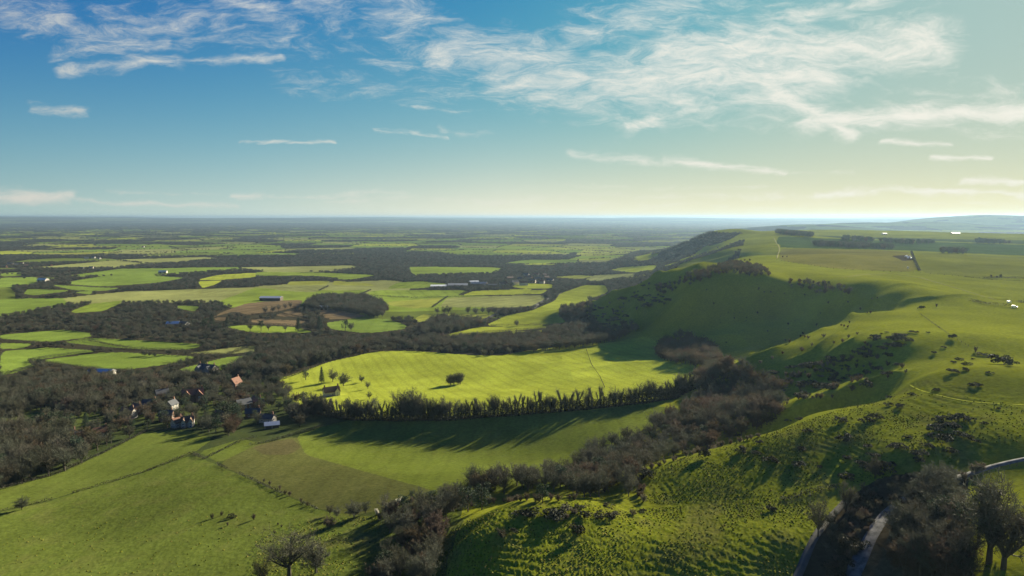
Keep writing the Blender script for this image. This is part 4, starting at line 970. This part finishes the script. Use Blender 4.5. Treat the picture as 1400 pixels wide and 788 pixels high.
# ------------------------------------------------------------------ shrubs on the down
random.seed(41)
def shrub(u, v, s, kind, label, group=None, sx=1.0):
    p = G1(u, v); o = bpy.data.objects.new('bank_bush' if label.startswith('bramble') else 'hedge_thorn_bush' if label.startswith('hedge') else 'scrub_bush' if label.startswith('brown bush') else 'gorse_bush' if kind == 'gorse' else 'blossom_shrub' if kind == 'blossom' else 'thorn_bush', random.choice(SHR[kind])); col.objects.link(o)  # bank, roadside and hollow bushes are the same thorn and gorse meshes
    k = s / SHRH[kind] * (1.15 if kind == 'gorse' else 1.0); sx = sx * .86; o.location = (p.x, p.y, p.z - .1); o.rotation_euler = (0, 0, random.uniform(0, 6.28)); o.scale = (k * sx * random.uniform(.9, 1.15), k * sx, k)
    return tag(o, label, 'bush', group)
NEARB = [(1000,592,2.4),(1008,597,1.8),(1040,607,1.6),(1013,618,2.3),(1035,622,1.8),(1053,632,2.6),(1095,617,2.0),(1077,577,1.6),(1093,575,1.5),(1103,591,1.8),(1152,578,2.4),(1196,574,2.6),(1183,578,2.6),(1215,555,1.6),(1231,558,2.0),(1217,545,1.5),(1246,541,1.5),(1226,616,2.8),(1195,625,2.0),(1178,640,2.6),(1158,630,1.8),(1156,601,2.4),(1150,604,2.0),(1090,638,2.3),(1200,650,1.6),(1211,644,3.6),(1254,624,2.6),(1258,632,1.8),(1268,612,2.0),(1300,620,2.0),(1155,656,2.6),(1330,529,2.2),(1280,535,1.6),(1339,528,1.2),(1323,500,2.0),(1303,510,2.4),(1319,507,1.6),(1312,493,1.8),(1302,497,1.5),(1330,492,1.0),(1368,492,1.4),(1353,511,1.2),(1290,476,1.2),(1278,484,1.6),(1160,628,1.4),(1185,612,1.6),(1120,640,1.2),(1240,600,1.4),(1345,580,1.2),(1322,600,2.2),(1335,605,1.4),(1312,597,2.0),(1290,585,2.2),(1282,577,2.4),(1298,576,2.8),(1312,573,2.4),(1325,577,2.2),(1305,586,2.6),(1280,590,2.6),(1290,605,3.4),(1275,598,1.8),(1365,560,1.0)]
for u, v, s in NEARB: shrub(u, v, s, 'gorse', 'dark gorse bush dotted over the near tussocky hill above the road', 'gorse bushes of the near hill', 1.15)
shrub(1370,498,5.0,'gorse','largest dark bush clump alone on the smooth green top of the down',None,1.2); shrub(1382,501,3.2,'gorse','smaller dark bush touching the largest clump on the top of the down'); shrub(1334,482,3.6,'thorn','tall thorn bush beside the diagonal fence on the down'); shrub(1344,487,2.0,'gorse','low spreading bush below the tall thorn by the fence',None,1.6)
shrub(1304,464,3.2,'gorse','dark round bush on the line of the diagonal fence'); shrub(1280,420,3.4,'thorn','upright thorn bush left of the scrub by the vans'); shrub(1260,423,3.0,'gorse','dark bush at the upper end of the diagonal fence',None,1.3)
for u, v, s in [(1230,462,3.0),(1222,466,3.0),(1236,468,3.4),(1212,474,2.6),(1225,476,2.6),(1205,478,2.2),(1246,455,1.6),(1254,456,1.6),(1236,459,1.4),(1212,455,1.0),(1224,458,1.0),(1218,461,1.0),(1205,457,.9),(1200,461,1.0),(1270,456,1.2)]:
    shrub(u, v, s, 'gorse', 'dark bush in the patch on the shoulder above the scrubby hollow', 'bushes on the shoulder of the down', 1.4)
for k in range(150):                # scrub in the hollows below the shoulder
    t = random.random(); u = 1035 + 185 * t + random.uniform(-20, 20); v = 545 - 58 * t + random.uniform(-26, 26)
    shrub(u, v, random.uniform(1.6, 4.0), random.choice(('gorse', 'thorn', 'thorn')), 'brown bush in the scrubby hollow between the ridges', 'scrub in the hollow between the ridges', 1.25)
for u, v, s in [(1040,497,2.6),(1056,491,2.2),(1105,463,2.6),(1126,461,3.0),(1150,446,1.8),(1110,473,2.4),(1096,480,3.0),(1070,484,2.2),(1140,470,2.4),(1152,468,2.6),(1160,462,2.4),(1172,458,2.2)]:
    shrub(u, v, s, 'thorn', 'dark thorn bush along the narrow lit ridge beyond the hollow', 'bushes along the narrow lit ridge', 1.5)
for u, v, s, w in [(712,705,1.8,1.9),(728,703,1.8,1.8),(752,704,2.2,1.9),(768,700,2.0,1.8),(785,703,2.2,1.9),(800,706,1.8,1.7),(760,710,2.0,1.8),(775,710,1.8,1.8),(790,697,1.6,1.7),(828,708,2.0,1.6),(838,706,1.6,1.4),(865,704,1.8,2.3),(878,700,1.0,1.6),(832,693,1.4,1.5),(775,689,.8,1.6)]:
    shrub(u, v, s, 'thorn' if u % 2 else 'gorse', 'low spreading brown bush in the line along the top of the near spur', 'low bushes along the top of the near spur', w)
shrub(789,728,3.0,'gorse','dark leaning bush alone on the steep face of the near spur'); shrub(702,728,1.4,'gorse','small dark bush at the left of the near spur face'); shrub(686,735,3.2,'thorn','wide brown bush on the left flank of the near spur',None,1.7); shrub(1362 - 310,698,1.6,'gorse','dark bush at the right end of the near spur crest',None,1.3)
shrub(886,652,3.4,'gorse','dark bush with a long shadow at the lower left tip of the tussocky hill'); shrub(962,625,3.6,'gorse','dark bush on the skyline edge of the tussocky hill')
shrub(545,690,3.2,'blossom','white blossoming shrub at the top of the hollow wood'); shrub(516,704,2.6,'blossom','smaller white blossoming shrub at the field corner by the hollow wood')
for u, v, s in [(290,709,2.4),(303,705,2.2),(317,708,2.0),(311,719,1.8),(347,711,2.8),(361,659,2.0),(369,663,2.2),(383,670,2.4),(390,676,2.2),(396,678,2.4),(412,688,2.6),(420,692,2.0),(375,730,1.6),(385,721,1.4),(380,718,1.2)]:
    shrub(u, v, s, 'thorn' if u != 317 else 'gorse', 'small thorn bush on the lower pasture' if v > 700 else 'small thorn bush in the thin line beside the olive field', 'thorn bushes of the lower pasture' if v > 700 else 'thorn bushes beside the olive field')
for u, v, s in [(1070,352,3),(1076,352,3),(1008,358,3),(1018,357,4),(1025,357,4),(1013,357,3),(1093,384,3),(1100,386,3.4),(1112,388,4),(1120,392,3),(1128,396,5),(1158,400,5),(1150,398,4),(1355,379,3.5),(1363,380,3),(1368,379,4.5)]:
    shrub(u, v, s, 'thorn', 'dark thorn bush on the plateau edge above the coombe' if u < 1300 else 'dark thorn bush at the right edge of the plateau field', 'bushes on the plateau edge' if u < 1300 else 'bushes by the plateau field', 1.3)
for k in range(95):                # scrub on the little spurs at the scarp foot
    t = random.random(); u = 800 + 105 * t + random.uniform(-12, 14); v = 436 - 44 * t + random.uniform(-8, 26)
    shrub(u, v, random.uniform(2.0, 5.0), random.choice(('gorse', 'thorn')), 'dark bush scattered over the small spurs at the scarp foot', 'scrub on the scarp foot spurs', 1.4)
for k in range(40):
    u = random.uniform(960, 1200); v = random.uniform(395, 470); shrub(u, v, random.uniform(1.2, 3.2), 'thorn', 'small thorn bush on the shaded wall of the coombe', 'thorns on the shaded coombe wall', 1.2)
for k in range(46):                # thorn and gorse bushes on the bank between the track and the road
    t = random.random(); a = V3((1120, 790, 0)).lerp(V3((1188, 678, 0)), t); b = V3((1152, 790, 0)).lerp(V3((1205, 690, 0)), t); q = a.lerp(b, random.random())
    shrub(q.x, q.y, random.uniform(1.2, 3.0), random.choice(('thorn', 'gorse', 'thorn')), 'bramble bush on the dark bank between the track and the road', 'thorny bushes on the roadside bank', 1.25)
for k in range(26):
    t = random.random(); q = V3((1222, 688, 0)).lerp(V3((1362, 632, 0)), t); shrub(q.x + random.uniform(-6, 6), q.y + random.uniform(-1, 10), random.uniform(1.6, 3.4), 'thorn', 'hedge thorn bush along the upper part of the road below the tussocky hill', 'hedge thorn bushes along the upper road', 1.3)
# bushy scrub under the near woods, so that their edges reach the ground
for pts, sp, lab in [([(596,704),(640,694),(690,686),(785,684)], 3.0, 'brown thorn bush along the foot of the pale copse'), ([(880,688),(872,660),(892,640),(958,618),(1045,596)], 3.0, 'brown thorn bush along the foot of the tussocky hill'), ([(520,712),(545,692),(600,684)], 3.0, 'brown thorn bush along the upper edge of the hollow wood'), ([(1222,770),(1226,726),(1240,704),(1255,692)], 2.4, 'brown roadside bush beside the grey road')]:
    for x, y in line_pts(pts, sp, .4):
        o = bpy.data.objects.new('thorn_bush', random.choice(SHR['thorn'])); col.objects.link(o); k = random.uniform(.7, 1.25); o.location = (x, y, zat(x, y) - .1); o.scale = (k * 1.2, k * 1.2, k); o.rotation_euler = (0, 0, random.uniform(0, 6.28)); tag(o, lab, 'bush', lab.replace('brown', 'bushes:').replace('thorn bush ', '').replace('roadside bush ', ''))

# ------------------------------------------------------------------ grass tussocks on the steep pasture of the down
def tussocks(polys):
    X = []; Y = []
    for poly, cx, cy, keep in polys:
        P = world_poly(poly, 6.0); x0, y0 = P.min(0); x1, y1 = P.max(0)
        gx, gy = np.meshgrid(np.arange(x0, x1, cx), np.arange(y0, y1, cy)); gx = gx + .55 * np.sin(gy * .35 + gx * .05) 
        gx = (gx + rng.normal(0, .16 * cx, gx.shape)).ravel(); gy = (gy + rng.uniform(-.45, .45, gy.shape) * cy).ravel()
        m = inside(gx, gy, P) & (rng.random(len(gx)) < keep * (.12 + 1.0 * sstep(.36, .62, fbm(gx / 13, gy / 13, 111, 3)))); X.append(gx[m]); Y.append(gy[m])
    X = np.concatenate(X); Y = np.concatenate(Y); n = len(X); Z = zt(X, Y) - .12
    k = 7; r = rng.uniform(.16, .46, n)[:, None]; h = rng.uniform(.26, .56, n)
    a = np.linspace(0, 2 * np.pi, k, endpoint=False)[None] + rng.uniform(0, 6.28, n)[:, None]
    rr = r * rng.uniform(.7, 1.25, (n, k)); ex = X[:, None] + np.cos(a) * rr; ey = Y[:, None] + np.sin(a) * rr * .9; ez = np.repeat(Z[:, None], k, 1)
    a2 = a + .3; mr = r * rng.uniform(.45, .85, (n, k)); mx_ = X[:, None] + np.cos(a2) * mr - .08; my_ = Y[:, None] + np.sin(a2) * mr - .1; mz = Z[:, None] + h[:, None] * rng.uniform(.55, .95, (n, k))
    V = np.concatenate([np.stack([ex, ey, ez], -1), np.stack([mx_, my_, mz], -1), np.stack([X - .12, Y - .14, Z + h], -1)[:, None]], 1).reshape(-1, 3)
    b = (np.arange(n) * (2 * k + 1))[:, None]; i = np.arange(k)[None]; j = (i + 1) % k
    T = np.concatenate([np.stack([b + i, b + j, b + k + i], -1), np.stack([b + j, b + k + j, b + k + i], -1), np.stack([b + k + i, b + k + j, np.broadcast_to(b + 2 * k, (n, k))], -1)], 1).reshape(-1, 3)
    m = bpy.data.meshes.new('grass_tussocks'); m.vertices.add(len(V)); m.vertices.foreach_set('co', V.astype(np.float32).ravel())
    m.loops.add(T.size); m.loops.foreach_set('vertex_index', T.astype(np.int32).ravel()); m.polygons.add(len(T)); m.polygons.foreach_set('loop_start', (np.arange(len(T)) * 3).astype(np.int32)); m.update(calc_edges=True)
    mt, nt = nodes_of('tussock_grass'); L = nt.links.new; g = nd(nt, 'ShaderNodeNewGeometry'); rp = nd(nt, 'ShaderNodeValToRGB'); cr = rp.color_ramp
    cr.elements[0].color = (.05, .07, .012, 1); cr.elements[1].color = (.20, .17, .05, 1); e = cr.elements.new(.6); e.color = (.13, .135, .015, 1); L(g.outputs['Random Per Island'], rp.inputs[0])
    d = nd(nt, 'ShaderNodeBsdfDiffuse'); L(rp.outputs[0], d.inputs[0]); t = nd(nt, 'ShaderNodeBsdfTranslucent'); L(rp.outputs[0], t.inputs[0]); mx = nd(nt, 'ShaderNodeMixShader', i_Fac=.08); L(d.outputs[0], mx.inputs[1]); L(t.outputs[0], mx.inputs[2])
    out = nd(nt, 'ShaderNodeOutputMaterial'); L(mx.outputs[0], out.inputs['Surface']); m.materials.append(mt)
    o = bpy.data.objects.new('grass_tussocks', m); col.objects.link(o); o['kind'] = 'stuff'; print('TUSSOCKS', n)
tussocks([([(600,800),(606,735),(640,712),(690,694),(780,686),(880,696),(1000,688),(1140,666),(1110,740),(1075,800)], 1.15, 1.0, .98), ([(880,690),(882,650),(890,641),(960,618),(1050,594),(1150,559),(1220,536),(1260,560),(1320,600),(1300,640),(1200,655),(1140,664),(1000,686)], 1.2, 1.1, .92),
          ([(340,800),(355,738),(420,710),(520,706),(600,700),(600,800)], 1.3, 1.2, .8), ([(-20,800),(0,740),(120,715),(300,690),(420,712),(355,738),(340,800)], 1.9, 1.9, .22), ([(1220,536),(1300,540),(1400,556),(1400,610),(1320,600),(1260,560)], 1.6, 1.6, .6)])

# ------------------------------------------------------------------ sky, sun, air
world = bpy.data.worlds.new('World'); scene.world = world; world.use_nodes = True
def build_sky():
    nt = world.node_tree; L = nt.links.new
    for n in list(nt.nodes): nt.nodes.remove(n)
    def M(op, a, b=None, clamp=False):
        n = nt.nodes.new('ShaderNodeMath'); n.operation = op; n.use_clamp = clamp
        for i, q in enumerate((a, b)):
            if q is None: continue
            if isinstance(q, (int, float)): n.inputs[i].default_value = q
            else: L(q, n.inputs[i])
        return n.outputs[0]
    sky = nd(nt, 'ShaderNodeTexSky', sky_type='NISHITA', sun_disc=False)
    sky.sun_elevation = SUN_EL; sky.sun_rotation = SUN_AZ
    sky.altitude = 200; sky.air_density = 1.0; sky.dust_density = 1.2; sky.ozone_density = 2.5
    tc = nd(nt, 'ShaderNodeTexCoord'); sp = nd(nt, 'ShaderNodeSeparateXYZ'); L(tc.outputs['Generated'], sp.inputs[0])
    x, y, z = sp.outputs
    yy = M('MAXIMUM', M('ABSOLUTE', y), .05)
    a = M('DIVIDE', x, yy); b = M('DIVIDE', z, yy)
    cb = nd(nt, 'ShaderNodeCombineXYZ'); L(a, cb.inputs[0]); L(b, cb.inputs[1])
    # warp for feathery edges
    mp = nd(nt, 'ShaderNodeMapping'); mp.inputs['Scale'].default_value = (3.2, 7.0, 1); mp.inputs['Rotation'].default_value = (0, 0, -.22); L(cb.outputs[0], mp.inputs[0])
    wn = nd(nt, 'ShaderNodeTexNoise', i_Scale=1.0, i_Detail=5.0, i_Roughness=.6); L(mp.outputs[0], wn.inputs['Vector'])
    ws = nd(nt, 'ShaderNodeVectorMath', operation='SUBTRACT'); L(wn.outputs['Color'], ws.inputs[0]); ws.inputs[1].default_value = (.5, .5, .5)
    wm = nd(nt, 'ShaderNodeVectorMath', operation='MULTIPLY'); L(ws.outputs[0], wm.inputs[0]); wm.inputs[1].default_value = (.11, .07, 0)
    wa = nd(nt, 'ShaderNodeVectorMath', operation='ADD'); L(cb.outputs[0], wa.inputs[0]); L(wm.outputs[0], wa.inputs[1])
    sw = nd(nt, 'ShaderNodeSeparateXYZ'); L(wa.outputs[0], sw.inputs[0])
    A, B = sw.outputs[0], sw.outputs[1]
    def pix(u, v):
        dx, dy, dz = ray(u, v); return float(dx / dy), float(dz / dy)
    def stroke(u0, v0, u1, v1, w, s, taper=0.0):
        """soft cloud streak between two bearings"""
        (a0, b0), (a1, b1) = pix(u0, v0), pix(u1, v1); w = w / FPX
        l2 = (a1 - a0) ** 2 + (b1 - b0) ** 2
        px = M('SUBTRACT', A, a0); py = M('SUBTRACT', B, b0)
        t = M('DIVIDE', M('ADD', M('MULTIPLY', px, a1 - a0), M('MULTIPLY', py, b1 - b0)), l2, clamp=False)
        t = M('MINIMUM', M('MAXIMUM', t, 0.0), 1.0)
        ex = M('SUBTRACT', px, M('MULTIPLY', t, a1 - a0)); ey = M('SUBTRACT', py, M('MULTIPLY', t, b1 - b0))
        dist = M('SQRT', M('ADD', M('MULTIPLY', ex, ex), M('MULTIPLY', ey, ey)))
        ww = M('MULTIPLY', M('SUBTRACT', 1.0, M('MULTIPLY', t, taper)), w)
        k = M('SUBTRACT', 1.0, M('DIVIDE', dist, ww), clamp=True)
        return M('MULTIPLY', M('POWER', k, .8), s)
    S = [(600,75,770,68,55,.80), (700,105,900,125,80,.86), (830,110,1120,105,90,.92), (900,70,1290,62,62,.95), (1000,45,1270,72,50,.85), (930,140,1090,155,55,.72),
         (1040,120,1165,192,46,.95,.6), (1100,172,1420,142,30,1.05), (1180,160,1420,125,48,.62), (690,115,860,170,40,.62), (1040,25,1320,-20,40,.78), (960,150,860,175,18,.8),
         (780,50,1000,-25,75,.66), (1120,20,1000,70,60,.6), (1300,170,1420,185,30,.5), (1190,140,1300,120,50,.5),
         (66,69,230,50,20,.80,-.4), (200,55,330,42,36,.62), (82,95,240,82,19,.82,-.2), (240,82,380,76,13,.74), (0,25,90,22,50,.74), (100,45,300,15,70,.64), (320,5,390,40,55,.66),
         (420,-5,600,40,85,.66), (560,15,660,70,75,.60), (240,20,420,60,60,.52), (380,105,640,135,55,.52), (480,60,640,110,60,.54), (50,152,114,155,16,.72), (330,200,460,201,6,.70), (510,184,610,184,6,.64), (560,156,660,156,9,.62),
         (600,178,680,184,9,.55), (780,207,900,215,14,.78,-.2), (900,215,1080,236,19,.85,.5), (1080,236,1170,245,12,.5), (1205,200,1295,196,8,.85), (1270,220,1345,217,8,.85), (1315,250,1420,246,11,.95), (1130,268,1420,263,10,.9),
         (-10,269,95,272,22,1.0), (90,276,330,280,9,.85), (320,263,560,266,9,.68), (460,272,1400,268,14,.6), (-10,288,1400,290,11,.45), (640,285,1400,282,11,.55), (150,262,300,262,8,.55), (700,258,1050,256,12,.5)]
    tot = None
    for s in S:
        q = stroke(*s); tot = q if tot is None else M('MAXIMUM', tot, q)
    # streaky detail
    mp2 = nd(nt, 'ShaderNodeMapping'); mp2.inputs['Scale'].default_value = (8.0, 30.0, 1); mp2.inputs['Rotation'].default_value = (0, 0, -.30); L(wa.outputs[0], mp2.inputs[0])
    dn = nd(nt, 'ShaderNodeTexNoise', i_Scale=1.7, i_Detail=10.0, i_Roughness=.74); dn.inputs['Distortion'].default_value = .5; L(mp2.outputs[0], dn.inputs['Vector'])
    dens_ = M('ADD', M('SUBTRACT', M('MULTIPLY', dn.outputs['Fac'], 1.25), 1.0), M('MULTIPLY', tot, .80))
    mr = nd(nt, 'ShaderNodeMapRange', i_From_Min=-.10, i_From_Max=.58, i_To_Min=0.0, i_To_Max=.92); mr.interpolation_type = 'SMOOTHSTEP'; L(dens_, mr.inputs['Value'])
    up = nd(nt, 'ShaderNodeMapRange', i_From_Min=0.0, i_From_Max=.02); L(z, up.inputs['Value'])
    fac = M('MULTIPLY', mr.outputs[0], up.outputs[0])
    # limited dynamic range of the sky glow round the sun (a film-like curve per channel)
    spx = nd(nt, 'ShaderNodeSeparateXYZ'); L(sky.outputs[0], spx.inputs[0])
    def curve(c, k2, m):
        c2 = M('MULTIPLY', c, c); return M('MULTIPLY', M('DIVIDE', c2, M('ADD', c2, k2)), m)
    r_ = M('MULTIPLY', curve(spx.outputs[0], 75.0, 2.3), .85); g_ = curve(spx.outputs[1], 17.0, 2.62); b_ = M('MULTIPLY', curve(spx.outputs[2], 5.0, 2.6), M('SUBTRACT', 1.0, M('MULTIPLY', r_, .03)))
    c0 = nd(nt, 'ShaderNodeCombineXYZ'); L(r_, c0.inputs[0]); L(g_, c0.inputs[1]); L(b_, c0.inputs[2])
    # pale band of thick air along the horizon, warmer towards the sun
    nh = nd(nt, 'ShaderNodeVectorMath', operation='DOT_PRODUCT'); L(tc.outputs['Generated'], nh.inputs[0]); nh.inputs[1].default_value = sun_dir
    rp = nd(nt, 'ShaderNodeValToRGB'); cr = rp.color_ramp; cr.elements[0].position = .15; cr.elements[0].color = (.46, .64, .60, 1); cr.elements[1].position = .97; cr.elements[1].color = (1.0, .90, .50, 1)
    e = cr.elements.new(.45); e.color = (.68, .80, .70, 1); e = cr.elements.new(.72); e.color = (1.0, .95, .70, 1)
    L(nh.outputs['Value'], rp.inputs[0])
    rs = nd(nt, 'ShaderNodeVectorMath', operation='SCALE', i_Scale=4.6); L(rp.outputs[0], rs.inputs[0])
    gl = M('POWER', 2.718, M('MULTIPLY', M('MAXIMUM', z, 0.0), -13.5))
    cmp_ = nd(nt, 'ShaderNodeMix', data_type='RGBA'); L(M('MULTIPLY', gl, .97), cmp_.inputs[0]); L(c0.outputs[0], cmp_.inputs[6]); L(rs.outputs[0], cmp_.inputs[7])
    # clouds are lit by the same sun: brighter towards it
    ns = nd(nt, 'ShaderNodeVectorMath', operation='DOT_PRODUCT'); L(tc.outputs['Generated'], ns.inputs[0]); ns.inputs[1].default_value = sun_dir
    br = nd(nt, 'ShaderNodeMapRange', i_From_Min=.2, i_From_Max=1.0, i_To_Min=CLOUD[0], i_To_Max=CLOUD[1]); L(ns.outputs['Value'], br.inputs['Value'])
    cc = nd(nt, 'ShaderNodeVectorMath', operation='SCALE'); cc.inputs[0].default_value = (1.0, .97, .86); L(br.outputs[0], cc.inputs['Scale'])
    mx = nd(nt, 'ShaderNodeMix', data_type='RGBA'); L(fac, mx.inputs[0]); L(cmp_.outputs[2], mx.inputs[6]); L(cc.outputs[0], mx.inputs[7])
    bg = nd(nt, 'ShaderNodeBackground', i_Strength=SKY_STRENGTH); L(mx.outputs[2], bg.inputs['Color'])
    out = nd(nt, 'ShaderNodeOutputWorld'); L(bg.outputs[0], out.inputs['Surface'])
SKY_STRENGTH = .05; CLOUD = (3.3, 4.4)
build_sky()
sd = bpy.data.lights.new('sun', 'SUN'); sd.energy = 5.0; sd.angle = R(.5); sd.color = (1.0, .89, .66)
so = bpy.data.objects.new('sun', sd); col.objects.link(so)
so.rotation_euler = (-sun_dir).to_track_quat('-Z', 'Y').to_euler(); so.location = (0, 0, 400)

hm, hnt = nodes_of('air')
pv = nd(hnt, 'ShaderNodeVolumePrincipled'); pv.inputs['Density'].default_value = 4.6e-5; pv.inputs['Color'].default_value = (.18, .275, .39, 1)
pv.inputs['Anisotropy'].default_value = .4; pv.inputs['Density Attribute'].default_value = ''; hm.cycles.homogeneous_volume = True
ho = nd(hnt, 'ShaderNodeOutputMaterial'); hnt.links.new(pv.outputs[0], ho.inputs['Volume'])
bm = bmesh.new(); bmesh.ops.create_cube(bm, size=1.0)
zlo = float(GZ.min()) - 1.0; zhi = max(float(GZ.max()), CZ) + 12.0
for v in bm.verts:
    v.co = Vector((v.co.x * 90000, v.co.y * 90000, zlo if v.co.z < 0 else zhi))
hme = bpy.data.meshes.new('haze'); bm.to_mesh(hme); bm.free(); hme.materials.append(hm)
haze = bpy.data.objects.new('haze', hme); col.objects.link(haze); haze['kind'] = 'stuff'
scene.cycles.volume_bounces = 0; scene.cycles.max_bounces = 3; scene.cycles.diffuse_bounces = 1; scene.cycles.glossy_bounces = 1; scene.cycles.transmission_bounces = 1; scene.cycles.transparent_max_bounces = 4
scene.cycles.caustics_reflective = False; scene.cycles.caustics_refractive = False
vs = scene.view_settings; vs.view_transform = 'Standard'; vs.look = 'None'; vs.gamma = 1.0; vs.exposure = 2.1; vs.use_curve_mapping = False
